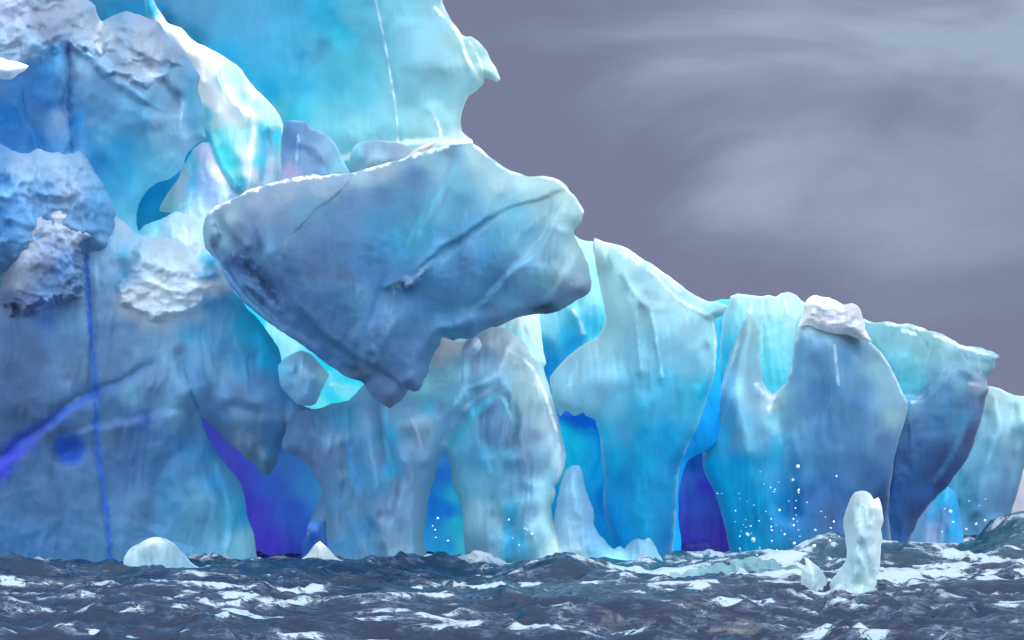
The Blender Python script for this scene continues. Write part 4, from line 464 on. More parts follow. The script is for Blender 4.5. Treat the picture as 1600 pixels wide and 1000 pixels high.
ice('rear_fin', berg,
    '1330,520 1345,497 1356,501 1370,503 1390,502 1405,506 1420,506 1434,509 1448,515 1460,518 1474,523 1488,531 1500,537 1510,541 1524,541 1535,543 1542,547 1550,550 1561,557 1556,565 1555,575 1548,586 1543,594 1544,602 1546,606 1541,620 1537,640 1533,658 1528,676 1520,698 1510,718 1496,740 1480,760 1468,772 1456,784 1444,800 1434,815 1427,830 1420,845 1414,900 1340,900 1340,700', 70,
    '1360,515,84c4d4 1380,540,78c0d0 1400,520,88c4d4 1420,530,90c4d0 1400,570,60b0c8 1420,560,6cb8cc 1410,600,54b0cc 1430,600,58a8c0 1440,550,80b4c4 1460,530,98c4d0 1490,530,a0c8d0 1500,560,80acc0 1520,560,88b4c8 1540,560,88b0c4 1460,580,6898b0 1450,620,507ca8 1480,610,5880a8 1500,600,6c94b4 1530,605,909cb8 1520,625,586c98 1480,640,4c74a4 1540,620,485c84 1430,660,446498 1420,650,5c7ca0 1460,660,40689c 1500,660,3c78a4 1515,680,484c78 1440,700,34588f 1400,720,34548c 1480,720,384c7c 1440,760,284c84 1470,750,303c70 1400,770,284880 1400,820,28487c 1430,800,304074',
    ICE, R=60, H=2.4, back=3, step=1.9, rough=2.0, relax=30, n=(0.35, 80), seed=149, folds=0.06, fine=(0.05, 11), warp=6, rim=(2.5, 'd4e8ee', 0.35), grad=(0.01, 0),
    strokes=[('step', '1415,622 1440,626 1470,590 1500,570 1540,600', 10, -0.4), ('ridge', '1450,530 1490,560 1530,600', 7, 0.4), ('crease', '1470,545 1500,560 1545,570', 6, -0.35), ('ridge', '1500,640 1480,700 1450,760', 12, -0.4), ('ridge', '1430,650 1425,720 1410,800', 14, 0.4), ('crease', '1510,545 1522,570 1545,592', 5, 0.35)],
    cstrokes=[('1350,500 1400,506 1445,515 1500,540 1555,556', 3, 'e0f2f6', 0.6, 3), ('1425,628 1436,624 1440,618', 2, 'e8f4f6', 0.8), ('1412,516 1430,522', 3, 'd8eef4', 0.6, 3), ('1515,598 1530,602 1544,606', 3, 'c8d8e4', 0.6), ('1528,560 1532,580', 2.5, 'd8e8ee', 0.6, 3), ('1510,655 1490,705 1462,750', 5, '5894b8', 0.4)])
ice('fluted_column', berg,
    '1172,489 1179,496 1187,515 1187,545 1188,570 1191,592 1198,606 1207,615 1219,606 1230,596 1236,575 1240,550 1243,530 1247,508 1250,498 1262,500 1290,508 1320,516 1345,524 1356,530 1368,541 1378,552 1387,565 1395,580 1403,598 1411,614 1419,628 1417,645 1411,665 1404,690 1398,715 1394,740 1390,770 1388,800 1388,920 1145,920 1141,875 1136,840 1129,808 1122,785 1115,765 1106,750 1100,736 1097,718 1098,700 1101,680 1106,656 1113,637 1122,616 1132,585 1140,556 1150,530 1162,505',
    64.5, '1105,690,0898c0 1130,680,2c90c0 1160,680,5c94b8 1190,680,6094c0 1200,700,4888b4 1110,730,0088bc 1160,730,0480bc 1130,760,0484bc 1200,720,1484bc 1180,780,0080b8 1130,800,0484bc 1160,840,0484bc 1200,790,0080bc 1210,660,78b4cc 1215,700,1894c0 1240,660,5880a8 1240,700,4c80b0 1260,640,4c78a8 1280,680,4a78ac 1260,720,4078a8 1230,740,2c74ac 1220,780,0c70b4 1240,800,1c64a8 1260,770,2c60a0 1300,700,4878a8 1340,670,4c74a8 1370,660,5c84ac 1395,650,80a4b4 1380,690,4c6ca0 1340,720,3c6498 1360,750,345890 1300,760,30609c 1300,800,3c5890 1380,780,284c84 1260,540,5c8cb4 1280,560,4c74a8 1250,580,5c88b4 1300,600,4478ac 1300,560,5888b4 1320,560,4480b4 1340,560,6490b4 1370,580,7ca8c0 1390,600,84a8c0 1400,630,78a0c0 1350,600,5888b4 1340,630,4878b0 1280,620,4870a8 1370,550,7ca0bc 1170,510,88b8c8 1160,560,80b0c8 1140,600,78b0cc 1180,580,80a4c0 1180,620,78a0c0 1200,625,a8c4d0 1150,640,5c9cc4 1120,640,58acd0 1260,510,84a8c0 1300,520,7ca0bc',
    ICE, R=80, H=3.2, back=4, step=2.0, rough=1.0, relax=45, n=(0.35, 100), seed=151, folds=0.06, fine=(0.02, 11), warp=6, aniso=(.9, 1.8), rim=(3, 'c4dce6', 0.4), grad=(0.012, 0),
    bumps=[(1215, 650, 26, -0.9), (1310, 620, 60, 0.8), (1150, 640, 30, 0.4)],
    strokes=[('ridge', '1207,618 1212,660 1225,720 1235,800', 12, -0.8), ('ridge', '1160,530 1155,620 1170,700', 14, 0.5), ('ridge', '1190,610 1203,625 1206,650', 5, 0.5), ('ridge', '1305,540 1315,620 1300,700', 20, 0.5), ('ridge', '1385,600 1380,680 1340,760', 16, 0.4), ('ridge', '1350,540 1345,640 1350,740', 18, -0.35), ('crease', '1335,600 1325,660', 10, .2)],
    cstrokes=[('1250,500 1243,535 1236,575 1228,598 1210,614', 2.2, 'dceef2', 0.6), ('1180,600 1195,612 1206,622 1202,640', 3.5, 'dce8ee', 0.75, 4), ('1304,540 1310,600', 2.4, '94bcdc', 0.35), ('1356,530 1380,555 1400,590 1416,626', 2.5, 'c8e4ee', 0.5), ('1100,710 1110,660 1135,590 1155,530', 2.5, 'bcdce8', 0.5)])
ice('snow_cap', berg, '1246,512 1250,500 1254,488 1258,474 1264,465 1272,460 1284,464 1296,465 1308,470 1318,476 1330,474 1340,478 1347,486 1348,500 1352,515 1362,533 1350,532 1335,526 1318,522 1300,520 1280,516 1262,508', 63.7,
    '1265,470,d4dfe8 1300,474,d0dce6 1330,482,c0cede 1265,490,b4c4d4 1290,500,a0b0c8 1320,500,b8c6d8 1340,512,b4c4d8 1260,506,c8d6e2 1300,512,94a8c2', SNOW, R=14, H=0.7, back=2.5, step=1.3, rough=2.4, relax=6, seed=157, aniso=(2.2, .7), scal=(0.3, 13), fine=(0.1, 6), warp=4, n=(0.2, 30))
ice('side_buttress', berg, '1395,900 1420,845 1440,800 1462,775 1478,760 1492,770 1500,800 1506,850 1506,920', 78,
    '1440,820,6088b8 1455,800,4c94cc 1470,780,1c9cd8 1460,830,7c8cb8 1475,810,5888bc 1490,800,1c94d4 1485,830,2490cc', ICE, R=20, H=1, back=2, step=2.2, rough=1.2, seed=163, relax=8, cstrokes=[('1474,775 1452,810 1434,840', 4, '18a0dc', .7), ('1488,785 1492,830', 5, '1c98d8', .7)])

# --- second berg beyond, at the right edge
far = empty('iceberg', (36, 100, 0), 'pale blue fluted iceberg farther off, half hidden by the big one near the right edge', 'iceberg', 'icebergs')
ice('ice_face', far, '1480,700 1520,640 1538,606 1546,603 1561,607 1572,611 1585,618 1600,619 1640,625 1700,660 1700,760 1640,740 1610,700 1600,730 1590,770 1580,800 1570,850 1560,900 1430,900 1450,800', 95,
    '1560,620,a0ccd8 1590,635,98c4d4 1550,660,74a8c4 1580,680,70a0bc 1600,640,90bcd0 1540,700,5c98bc 1530,740,5490b8 1560,740,5888b0 1585,720,648cb0 1500,760,4088b0 1510,800,3c74a0 1490,790,2484b8 1540,800,4878a4 1570,790,4c7098 1560,830,4c789c 1480,820,3c80b0 1500,840,4480ac', ICE, R=60, H=3, back=6, step=2, rough=1.3, relax=30, seed=167, aniso=(.7, 1.8), rim=(2.5, 'd4eaf0', 0.6), n=(0.6, 60),
    strokes=[('ridge', '1560,620 1550,700 1530,800', 9, 0.8), ('ridge', '1580,640 1575,720 1560,800', 8, -0.8), ('ridge', '1540,650 1520,740 1500,800', 8, -0.6)])
ice('ice_shoulder', far, '1560,900 1575,800 1588,765 1598,735 1610,715 1650,700 1720,760 1720,900', 108, '1595,760,98a4bc 1600,740,a4b0c4 1590,780,8c9cb8 1640,760,98a8c0', ICE, R=40, H=3, back=5, step=4, seed=173)

# ------------------------------------------------------------------ floating pieces
def floe(pl, d, cols, label, name='ice_floe', cat='ice floe', group='small ice pieces afloat in front of the berg', **kw):
    pts = np.array(parse(pl)); c = to_world(np.array(pts[:, 0].mean()), np.array(pts[:, 1].max()), np.array(float(d)))
    e = empty(name, (float(c[0]), float(d), 0), label, cat, group)
    ice('ice_body', e, pl, d, cols, kw.pop('mat', ICE), **kw)
    return e
floe('192,915 193,888 194,872 200,861 210,853 220,848 232,841 246,839 258,841 270,848 280,857 290,868 298,878 308,885 325,893 345,899 345,930 192,930', 49.5,
     '205,865,a4c4d8 240,855,88acc6 230,870,7ca4c4 270,865,80a8c4 210,885,84b0c8 250,890,6c98b8 290,885,709cbc 310,892,5c88a8 240,843,bcd4e0', 'smooth pale dome of ice afloat below the dark blue vein in the left wall',
     R=40, H=1.4, back=1.6, step=1.3, rough=1.0, seed=201, rim=(1.6, 'd0e0ea', 0.7), cstrokes=[('203,860 215,850 232,842 250,840 268,846 284,860', 1.2, '24386c', 0.5, 4)], relax=15, fine=(0.03, 7))
floe('440,925 452,878 470,874 480,866 488,856 494,849 500,845 506,850 514,858 522,867 530,874 545,878 555,925', 52,
     '500,850,b8c8d2 495,862,9cb4c4 510,862,90a8bc 485,872,88a0b8 505,874,8098ae 520,872,7c94ac', 'small pointed ice peak afloat at the right foot of the violet cave',
     R=18, H=0.8, back=0.8, step=1.2, rough=0.8, seed=203, relax=6)
floe('1256,955 1252,925 1251,905 1254,890 1259,882 1257,871 1263,873 1272,880 1280,886 1287,896 1293,906 1299,918 1302,955', 39.8,
     '1262,882,b0ccda 1258,900,98bcd0 1270,900,9cc0d0 1285,905,8cb0c6 1276,890,a4c4d4', 'low white ice chunk with a pointed tip, just left of the tall upright ice finger',
     R=18, H=0.6, back=0.6, step=1.1, rough=1.0, seed=205, relax=6, rim=(1.6, 'c8dde8', 0.5), fac=(0.25, 24), fine=(0.05, 6), n=(0.1, 20), warp=3)
floe('1290,955 1294,922 1298,908 1305,898 1314,888 1321,876 1323,860 1321,845 1319,825 1318,812 1321,800 1325,788 1330,777 1336,769 1344,767 1353,768 1361,773 1366,780 1372,776 1376,785 1379,799 1380,815 1377,826 1378,842 1376,860 1376,876 1373,892 1371,906 1368,918 1366,955', 39.5,
     '1345,775,b0c8d6 1335,800,98bcd0 1360,800,a0c4d6 1345,840,8cb4cc 1365,820,a8c8d8 1330,850,90b8d0 1370,860,a4c4d8 1350,880,88b0c8 1330,890,90b8cc 1365,890,98bcd0 1310,905,98bccc 1375,785,c4dae4',
     'tall upright finger of white ice afloat before the fluted cliff',
     name='ice_pinnacle', R=26, H=1.0, back=1.0, step=1.1, rough=1.4, seed=207, relax=8, fac=(0.3, 40), rim=(2.0, 'c8dde8', 0.6), fine=(0.03, 6), n=(0.12, 30), warp=3,
     strokes=[('ridge', '1345,850 1356,875 1362,905', 4, -0.25), ('ridge', '1335,790 1332,830 1336,870', 8, 0.15), ('crease', '1368,785 1366,830 1370,880', 5, 0.15), ('crease', '1294,905 1300,925', 4, -.3), ('ridge', '1362,822 1375,828', 4, .15)],
     cstrokes=[('1344,858 1356,878 1360,905', 2.2, '6890b0', 0.5), ('1362,824 1368,828 1376,824', 2, 'd0e4ec', 0.6)])

# ------------------------------------------------------------------ the sea
def vnoise(X, Y, lx, ly, ang, s):
    c, sn = math.cos(ang), math.sin(ang)
    return noise2((X * c + Y * sn) / lx, (-X * sn + Y * c) / ly, s)
def ss(x, a, b):
    t = np.clip((x - a) / (b - a), 0, 1); return t * t * (3 - 2 * t)
def sea(X, Y):
    wx = vnoise(X, Y, 5, 3, 0.3, 301) * 1.2; wy = vnoise(X, Y, 4, 3, -0.4, 302) * 0.8
    x = X + wx; y = Y + wy
    h = 0.20 * vnoise(x, y, 9, 5, 0.15, 303)
    for (lx, ly, an, am, s) in ((6.0, 2.6, 0.22, .34, 310), (3.6, 1.7, -0.28, .26, 311), (2.0, 0.95, 0.35, .105, 312), (1.15, .6, -0.1, .05, 313), (0.62, .36, 0.2, .022, 314)):
        r = 1 - np.abs(vnoise(x, y, lx, ly, an, s)) * 1.9
        h = h + am * (np.sign(r) * np.abs(r) ** 1.3 - 0.35)
    return h
def pk(u, v, d): p = to_world(np.array(float(u)), np.array(float(v)), np.array(float(d))); return p
swells = []   # (x, y, rx, ry, height)
for (u, v, d, rx, ry, hh) in ((890, 884, 45, 0.9, 1.0, 0.42), (930, 893, 46, 1.6, 1.0, 0.22), (868, 892, 44.5, 1.1, .9, .2), (1300, 850, 56, 3.2, 2.0, 0.75), (1420, 850, 56, 4.0, 2.0, .45), (20, 865, 44, 3.0, 2.0, 0.6), (1590, 795, 66, 1.8, 2.5, 1.9), (430, 878, 50, 3.5, 2.0, 0.35), (700, 870, 51, 3.5, 1.5, .45), (1540, 835, 62, 4.5, 2.5, 0.5)):
    p = pk(u, v, d); swells.append((p[0], d, rx, ry, hh))
dd = np.exp(np.linspace(math.log(13), math.log(130), 620)); uu = np.arange(-420, 2040, 3.2)
UU, DD = np.meshgrid(uu, dd)
X = (UU - 800) * KPX * DD; Y = DD
Z = sea(X, Y)
for (sx, sy, rx, ry, hh) in swells: Z = Z + hh * np.exp(-((X - sx) / rx) ** 2 - ((Y - sy) / ry) ** 2)
Z = Z * (1 - ss(Y, 90, 128))
Vp = HOR - (Z - CAMH) / (KPX * Y)
# foam: lies on crests and in torn patches, thicker to the right and near the shattered ice
lap = (np.roll(Z, 4, 0) + np.roll(Z, -4, 0) + np.roll(Z, 5, 1) + np.roll(Z, -5, 1) - 4 * Z)
crest = np.clip(-lap / (0.02 + 0.0022 * Y), 0, 1.6)
patch = fbm((X + 0.7 * Y) / 4.2, (Y - 0.25 * X) / 1.7, 4, 350)
tear = fbm((X + .5 * Y) / 0.9, Y / 0.34, 4, 360)
area = -0.05 + 0.16 * np.exp(-((Y - 56) / 2.2) ** 2)
P0 = lambda u, v: (((u - 800) * KPX * (CAMH / KPX / (v - HOR))), CAMH / KPX / (v - HOR))
for (u, v, rx, ry, a) in ((1450, 890, 6, 9, .34), (1500, 940, 4, 5, .24), (1250, 905, 5, 4, .22), (60, 850, 5, 5, .28), (450, 960, 3.6, 3.5, .26), (230, 940, 3.6, 3, .24), (1080, 905, 7, 4, .32), (950, 930, 4, 3, .2), (700, 985, 3, 2, .2), (100, 960, 3, 2.5, .16), (1150, 880, 6, 5, .28), (1560, 860, 5, 9, .30), (1130, 900, 6, 6, .2), (1380, 880, 6, 8, .2), (1300, 853, 4, 4, -.55), (893, 886, 2.5, 1.6, -.5), (260, 895, 5, 3, -.25), (620, 910, 7, 4, -.12)):
    cx, cy = P0(u, v); area = area + a * np.exp(-((X - cx) / rx) ** 2 - ((Y - cy) / ry) ** 2)
for q in (0, 3, 4):
    sx, sy, rx, ry, hh = swells[q]; area = area - 0.35 * np.exp(-((X - sx) / rx / 1.2) ** 2 - ((Y - sy) / ry / 1.6) ** 2)
foam = patch * 0.75 + tear * 0.5 + crest * 0.18 + area
F0 = ss(foam, 0.18, 0.92)
thin = ss(foam, 0.0, 0.5)
teal = np.zeros_like(X)
for (u, v, rx, ry, a) in ((893, 890, 3.5, 3, 1.0), (1120, 880, 7, 6, .9), (1330, 870, 7, 6, .7), (1500, 860, 7, 12, .7), (850, 930, 4, 4, .45), (260, 900, 5, 5, .4)):
    cx, cy = P0(u, v); teal = teal + a * np.exp(-((X - cx) / rx) ** 2 - ((Y - cy) / ry) ** 2)
teal = np.clip(teal, 0, 1)
tint = np.stack([F0, thin, teal], -1)
I = np.arange(X.size).reshape(X.shape)
Q = np.stack([I[:-1, :-1], I[:-1, 1:], I[1:, 1:], I[1:, :-1]], -1).reshape(-1, 4)

m, nt, N = nodes('sea_water'); L = nt.links.new
out = N('ShaderNodeOutputMaterial'); pr = N('ShaderNodeBsdfPrincipled', Roughness=0.10, IOR=1.33); L(pr.outputs[0], out.inputs[0])
at = N('ShaderNodeAttribute', attribute_name='tint'); sp = N('ShaderNodeSeparateColor'); L(at.outputs['Color'], sp.inputs[0])
geo = N('ShaderNodeNewGeometry'); mp = N('ShaderNodeMapping'); mp.inputs['Scale'].default_value = (0.7, 1.9, 1.2); mp.inputs['Rotation'].default_value = (0, 0, 0.25); L(geo.outputs['Position'], mp.inputs[0])
deep = N('ShaderNodeMixRGB'); deep.inputs[1].default_value = (0.006, 0.016, 0.045, 1); deep.inputs[2].default_value = (0.012, 0.085, 0.12, 1); L(sp.outputs[2], deep.inputs[0])
nf = N('ShaderNodeTexNoise', Scale=4.0, Detail=7, Roughness=0.68, Distortion=1.6); L(mp.outputs[0], nf.inputs['Vector'])
milky = N('ShaderNodeMapRange'); milky.inputs[1].default_value = 0.45; milky.inputs[2].default_value = 0.75; L(nf.outputs[0], milky.inputs[0])
mk = N('ShaderNodeMath', operation='MULTIPLY'); L(milky.outputs[0], mk.inputs[0]); L(sp.outputs[1], mk.inputs[1])
slush = N('ShaderNodeMixRGB'); slush.inputs[2].default_value = (0.14, 0.20, 0.32, 1); L(mk.outputs[0], slush.inputs[0]); L(deep.outputs[0], slush.inputs[1])
n5 = N('ShaderNodeTexNoise', Scale=2.6, Detail=5, Roughness=0.6, Distortion=2.2); L(mp.outputs[0], n5.inputs['Vector'])
l1 = N('ShaderNodeMath', operation='SUBTRACT'); l1.inputs[1].default_value = 0.5; L(n5.outputs[0], l1.inputs[0])
l2 = N('ShaderNodeMath', operation='ABSOLUTE'); L(l1.outputs[0], l2.inputs[0])
l3 = N('ShaderNodeMath', operation='MULTIPLY_ADD'); l3.inputs[1].default_value = -3.2; l3.inputs[2].default_value = 0.72; L(l2.outputs[0], l3.inputs[0])
lace = N('ShaderNodeMath', operation='MULTIPLY_ADD'); lace.inputs[1].default_value = 0.45; L(nf.outputs[0], lace.inputs[0]); L(l3.outputs[0], lace.inputs[2])
fs = N('ShaderNodeMath', operation='MULTIPLY_ADD'); fs.inputs[1].default_value = 1.0; L(lace.outputs[0], fs.inputs[0]); 
fsub = N('ShaderNodeMath', operation='SUBTRACT'); fsub.inputs[1].default_value = 0.78; L(sp.outputs[0], fsub.inputs[0]); L(fsub.outputs[0], fs.inputs[2])
fm = N('ShaderNodeMapRange', interpolation_type='SMOOTHSTEP'); fm.inputs[1].default_value = 0.30; fm.inputs[2].default_value = 0.62; L(fs.outputs[0], fm.inputs[0])
fo = N('ShaderNodeMixRGB'); fo.inputs[2].default_value = (0.33, 0.42, 0.50, 1); L(fm.outputs[0], fo.inputs[0]); L(slush.outputs[0], fo.inputs[1]); L(fo.outputs[0], pr.inputs['Base Color'])
rr = N('ShaderNodeMapRange'); rr.inputs[3].default_value = 0.05; rr.inputs[4].default_value = 0.7; L(fm.outputs[0], rr.inputs[0]); L(rr.outputs[0], pr.inputs['Roughness'])
nb1 = N('ShaderNodeTexNoise', Scale=3.5, Detail=6, Roughness=0.6, Distortion=0.6); L(mp.outputs[0], nb1.inputs['Vector'])
bb = N('ShaderNodeBump', Strength=0.45, Distance=0.08); L(nb1.outputs[0], bb.inputs['Height'])
bb2 = N('ShaderNodeBump', Strength=0.7, Distance=0.05); L(fm.outputs[0], bb2.inputs['Height']); L(bb.outputs[0], bb2.inputs['Normal']); L(bb2.outputs[0], pr.inputs['Normal'])
WATER = m
s = link_mesh('sea', np.stack([X, Y, Z], -1).reshape(-1, 3), Q, tint.reshape(-1, 3), WATER)
tag(s, kind='structure')
# open ocean sheet around and beyond, lower than the chop
g = np.array([[-6000, -3000, -0.9], [6000, -3000, -0.9], [6000, 9000, -0.9], [-6000, 9000, -0.9]], float)
o2 = link_mesh('ocean', g, np.array([[0, 1, 2, 3]]), np.array([[0, 0.2, 0.1]] * 4), WATER); tag(o2, kind='structure')

# churned foam at the foot of the cleft
bub = ice('sea_foam', None, '1010,940 1040,900 1056,893 1064,898 1076,890 1090,888 1098,882 1108,885 1118,880 1130,878 1140,884 1150,875 1160,872 1172,871 1184,870 1196,875 1208,873 1216,880 1226,886 1240,884 1254,890 1268,900 1284,905 1300,940', 47,
    '1060,900,8cb0c0 1090,892,88b0c4 1120,890,7ca8c0 1150,885,80aac0 1180,880,84acbe 1200,885,74a0ba 1230,892,88b0c2 1100,905,6c9cb8 1160,900,78a4bc 1210,905,80a8bc 1260,905,a8c4d0', SNOW, R=16, H=1.0, back=1.2, step=1.3, rough=3.5, relax=3, seed=221, scal=(0.8, 14), fine=(0.3, 6), warp=6, n=(0.2, 30))
tag(bub, kind='stuff')
bub2 = ice('sea_foam', None, '600,925 620,882 640,880 660,872 680,868 694,872 712,870 730,866 742,860 756,862 768,866 778,872 790,878 806,880 824,884 840,884 856,888 880,890 900,925', 53.5,
    '630,884,6c8ca8 680,874,7494b0 720,876,688cab 745,868,9cb4c8 770,878,7c9cb8 820,888,80a4b8 870,892,7ca0b4', SNOW, R=12, H=0.5, back=0.8, step=1.3, rough=3, relax=3, seed=227, scal=(0.6, 11), fine=(0.25, 5), warp=6, n=(0.15, 24))
tag(bub2, kind='stuff')

# ------------------------------------------------------------------ droplets of spray
rnd = random.Random(5)
me_list = []
for k in range(4):
    import bmesh
    bm = bmesh.new(); bmesh.ops.create_icosphere(bm, subdivisions=2, radius=1)
    for v_ in bm.verts:
        c = v_.co; v_.co = c * (1 + 0.12 * math.sin(3 * c.x + k) + 0.1 * math.cos(4 * c.z + 2 * k)); v_.co.z *= 1.12
    me = bpy.data.meshes.new('water_droplet'); bm.to_mesh(me); bm.free()
    for p in me.polygons: p.use_smooth = True
    me_list.append(me)
m, nt, N = nodes('spray_water'); L = nt.links.new
out = N('ShaderNodeOutputMaterial'); pr = N('ShaderNodeBsdfPrincipled', Roughness=0.2, IOR=1.33); L(pr.outputs[0], out.inputs[0])
nn = N('ShaderNodeTexNoise', Scale=20.0); cr = N('ShaderNodeMixRGB'); cr.inputs[1].default_value = (.45, .66, .8, 1); cr.inputs[2].default_value = (.85, .93, .97, 1); L(nn.outputs[0], cr.inputs[0]); L(cr.outputs[0], pr.inputs['Base Color'])
pr.inputs['Subsurface Weight'].default_value = 0.4
for me in me_list: me.materials.append(m)
drops = []
for t in ('1247,729,3 1239,750,2.2 1248,766,2.2 1248,770,1.4 1218,797,2 1243,794,1.4 1204,762,1.2 1211,765,1.2 1240,811,1.8 1173,822,1.4 1168,835,2.6 1177,843,3 1205,811,1.3 1205,823,1.4 1205,828,1.2 1240,821,2 1241,849,2.4 1226,835,1.8 1272,853,3.4 1297,845,2 1303,815,1.8 1307,744,1.6 1298,825,1.4 1214,860,1.6 1183,867,1.4 1156,838,1.2 1156,857,1.2 1149,798,1.2 1206,845,1.2 1186,814,1.2 1274,828,1.8 1297,874,2.6 1261,785,1 1121,771,1 1250,838,1 1283,799,1 1290,808,.9 1311,838,1 1232,783,1 1216,861,1.2',
          ):
    for q in t.split(): a, b, r = map(float, q.split(',')); drops.append((a, b, r, 46 + rnd.random() * 3, 'droplets thrown up before the fluted cliff', 'tiny round water droplet hanging in the spray in front of the fluted cliff'))
for t in ('684,810,2 680,828,1.6 681,840,1.4 676,822,1.2 700,845,1.6 795,812,1.8 820,826,1.6 824,828,1.4 831,834,2.2 811,852,1.6 801,841,1.1 835,820,1',):
    for q in t.split(): a, b, r = map(float, q.split(',')); drops.append((a, b, r, 51 + rnd.random() * 1, 'droplets thrown up before the middle columns', 'tiny round water droplet hanging in front of the middle ice columns'))
for t in ('1485,799,3 1489,816,1.8 1525,819,2.2 1539,813,2 1510,827,1.8 1472,831,1.3 1530,790,1 1514,783,1 1540,780,1 1476,795,1.2',):
    for q in t.split(): a, b, r = map(float, q.split(',')); drops.append((a, b, r, 60 + rnd.random() * 2, 'droplets thrown up before the far iceberg', 'tiny round water droplet hanging in front of the far pale iceberg'))
for q in range(34):
    drops.append((1200 + rnd.gauss(0, 42), 820 + rnd.gauss(0, 34), 0.55 + 0.5 * rnd.random(), 46 + rnd.random() * 4, 'droplets thrown up before the fluted cliff', 'tiny round water droplet hanging in the spray in front of the fluted cliff'))
for i, (a, b, r, d, grp, lab) in enumerate(drops):
    p = pk(a, b, d); o = bpy.data.objects.new('water_droplet', me_list[i % 4]); COL.objects.link(o)
    o.location = p; o.scale = [r * KPX * d * 1.0] * 3; o.rotation_euler = (rnd.random() * 6, rnd.random() * 6, 0)
    tag(o, lab, 'droplet', grp)

# ------------------------------------------------------------------ sky, light, camera
SUN_EL, SUN_AZ = math.radians(58), math.radians(104)   # azimuth measured from +Y (behind the berg) to the right
w = bpy.data.worlds.new('World'); SC.world = w; w.use_nodes = True
nt = w.node_tree; nt.nodes.clear(); L = nt.links.new
def N(t, **kw):
    nd = nt.nodes.new(t)
    for k, val in kw.items():
        if k in nd.inputs: nd.inputs[k].default_value = val
        else: setattr(nd, k, val)
    return nd
out = N('ShaderNodeOutputWorld')
sky = N('ShaderNodeTexSky', sky_type='NISHITA', sun_disc=False, sun_elevation=SUN_EL, sun_rotation=SUN_AZ)
bg1 = N('ShaderNodeBackground', Strength=0.05); L(sky.outputs[0], bg1.inputs[0])
tc = N('ShaderNodeTexCoord'); sep = N('ShaderNodeSeparateXYZ'); L(tc.outputs['Generated'], sep.inputs[0])
mp = N('ShaderNodeMapping'); mp.inputs['Scale'].default_value = (2.0, 2.0, 5.5); mp.inputs['Location'].default_value = (0.35, 0.0, 0.2); L(tc.outputs['Generated'], mp.inputs[0])
n1 = N('ShaderNodeTexNoise', Scale=1.7, Detail=6, Roughness=0.5, Distortion=0.6); L(mp.outputs[0], n1.inputs['Vector'])
def px_dir(u, v):
    d = Vector(((u - 800) * KPX, 1, (HOR - v) * KPX)); return d.normalized()
def cloud(u, v, r, amp):
    vd = N('ShaderNodeVectorMath', operation='DISTANCE'); vd.inputs[1].default_value = px_dir(u, v)
    wp = N('ShaderNodeVectorMath', operation='ADD'); L(tc.outputs['Generated'], wp.inputs[0])
    sc_ = N('ShaderNodeVectorMath', operation='SCALE', Scale=0.22); L(n1.outputs['Color'], sc_.inputs[0]); 
    su = N('ShaderNodeVectorMath', operation='SUBTRACT'); su.inputs[1].default_value = (0.11, 0.11, 0.125); L(sc_.outputs[0], su.inputs[0]); L(su.outputs[0], wp.inputs[1])
    L(wp.outputs[0], vd.inputs[0])
    mr = N('ShaderNodeMapRange', interpolation_type='SMOOTHSTEP'); mr.inputs[1].default_value = r; mr.inputs[2].default_value = 0.0; mr.inputs[3].default_value = 0; mr.inputs[4].default_value = amp; L(vd.outputs['Value'], mr.inputs[0])
    return mr.outputs[0]
acc = None
for c in ((1060, 115, .11, .5), (1180, 145, .13, .6), (1300, 120, .13, .3), (1400, 50, .18, .6), (1540, 50, .2, .7), (1480, 200, .13, .35), (1600, 240, .12, .4), (1560, 300, .1, .2), (1180, 10, .1, .35), (900, 0, .06, .2)):
    o_ = cloud(*c)
    if acc is None: acc = o_
    else:
        ad = N('ShaderNodeMath', operation='MAXIMUM'); L(acc, ad.inputs[0]); L(o_, ad.inputs[1])
        a2 = N('ShaderNodeMath', operation='MULTIPLY_ADD'); L(o_, a2.inputs[0]); a2.inputs[1].default_value = 0.35; L(ad.outputs[0], a2.inputs[2]); acc = a2.outputs[0]
nz = N('ShaderNodeMapRange'); nz.inputs[1].default_value = 0.3; nz.inputs[2].default_value = 0.7; nz.inputs[3].default_value = -0.10; nz.inputs[4].default_value = 0.10; L(n1.outputs[0], nz.inputs[0])
wsp = N('ShaderNodeMapRange', interpolation_type='SMOOTHSTEP'); wsp.inputs[1].default_value = 0.36; wsp.inputs[2].default_value = 0.62; wsp.inputs[3].default_value = 0.45; wsp.inputs[4].default_value = 1.3; L(n1.outputs[0], wsp.inputs[0])
wm = N('ShaderNodeMath', operation='MULTIPLY'); L(acc, wm.inputs[0]); L(wsp.outputs[0], wm.inputs[1])
sm = N('ShaderNodeMath', operation='ADD', use_clamp=True); L(wm.outputs[0], sm.inputs[0]); L(nz.outputs[0], sm.inputs[1])
cr = N('ShaderNodeMixRGB'); cr.inputs[1].default_value = (*hexlin('7b809d'), 1); cr.inputs[2].default_value = (*hexlin('a4b4cc'), 1); L(sm.outputs[0], cr.inputs[0])
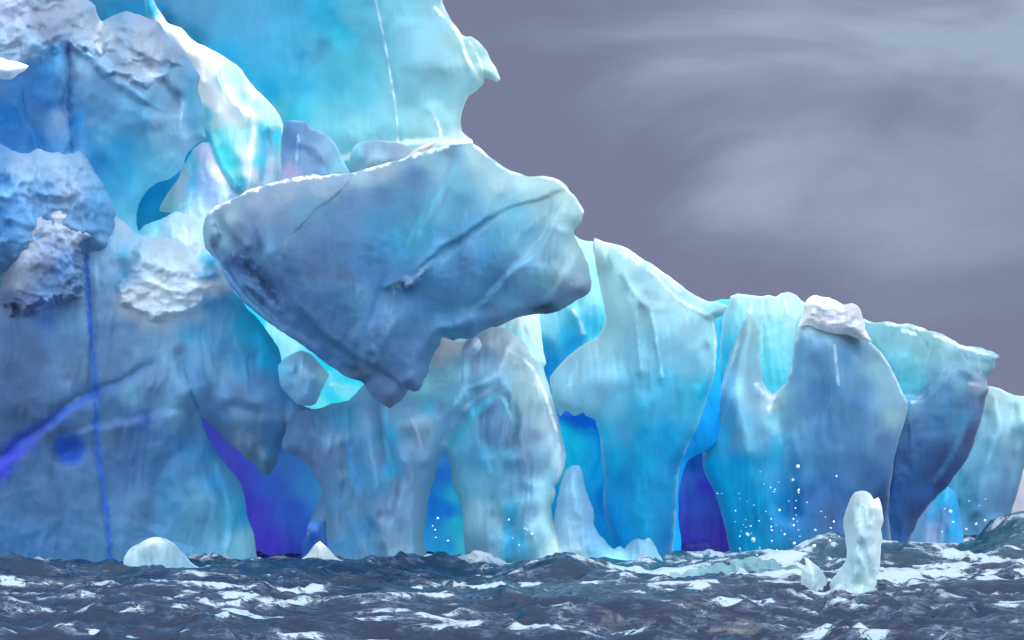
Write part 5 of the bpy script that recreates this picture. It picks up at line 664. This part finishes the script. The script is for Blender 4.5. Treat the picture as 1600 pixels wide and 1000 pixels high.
# brighter overhead as under high overcast; brightness added behind the viewer fills shaded ice
ze = N('ShaderNodeMapRange', interpolation_type='SMOOTHSTEP'); ze.inputs[1].default_value = 0.40; ze.inputs[2].default_value = 0.95; L(sep.outputs[2], ze.inputs[0])
be = N('ShaderNodeMapRange', interpolation_type='SMOOTHSTEP'); be.inputs[1].default_value = 0.45; be.inputs[2].default_value = -0.35; L(sep.outputs[1], be.inputs[0])
mx = N('ShaderNodeMath', operation='MAXIMUM'); L(ze.outputs[0], mx.inputs[0])
be2 = N('ShaderNodeMath', operation='MULTIPLY'); be2.inputs[1].default_value = 2.0; L(be.outputs[0], be2.inputs[0]); L(be2.outputs[0], mx.inputs[1])
hi = N('ShaderNodeMixRGB', use_clamp=False); hi.inputs[2].default_value = (1.25, 1.36, 1.5, 1); 
mcl = N('ShaderNodeMath', operation='MINIMUM'); mcl.inputs[1].default_value = 1.0; L(mx.outputs[0], mcl.inputs[0]); L(mcl.outputs[0], hi.inputs[0]); L(cr.outputs[0], hi.inputs[1])
mst = N('ShaderNodeMath', operation='MAXIMUM'); mst.inputs[1].default_value = 1.0; L(mx.outputs[0], mst.inputs[0])
pass
bg2 = N('ShaderNodeBackground', Strength=1.0); L(mst.outputs[0], bg2.inputs[1]); L(hi.outputs[0], bg2.inputs[0])
mix = N('ShaderNodeMixShader'); mix.inputs[0].default_value = 0.93; L(bg1.outputs[0], mix.inputs[1]); L(bg2.outputs[0], mix.inputs[2]); L(mix.outputs[0], out.inputs[0])

ld = bpy.data.lights.new('sun', 'SUN'); ld.energy = 1.45; ld.angle = math.radians(14); ld.color = (1.0, 0.99, 0.975)
lo = bpy.data.objects.new('sun', ld); COL.objects.link(lo)
sd = Vector((math.sin(SUN_AZ) * math.cos(SUN_EL), math.cos(SUN_AZ) * math.cos(SUN_EL), math.sin(SUN_EL)))
lo.rotation_euler = sd.to_track_quat('Z', 'Y').to_euler(); lo.location = (0, 0, 60)

cd = bpy.data.cameras.new('camera'); cd.lens = 50; cd.sensor_width = 36; cd.shift_y = (HOR - 500) / 1600; cd.clip_end = 20000; cd.clip_start = 0.1
co = bpy.data.objects.new('camera', cd); COL.objects.link(co); co.location = (0, 0, CAMH); co.rotation_euler = (math.pi / 2, 0, 0)
SC.camera = co
SC.cycles.use_adaptive_sampling = True; SC.cycles.adaptive_threshold = 0.03; SC.cycles.use_denoising = True; SC.cycles.max_bounces = 5; SC.cycles.diffuse_bounces = 3; SC.cycles.glossy_bounces = 2; SC.cycles.transmission_bounces = 2
SC.view_settings.view_transform = 'Standard'; SC.view_settings.look = 'None'; SC.view_settings.exposure = 0
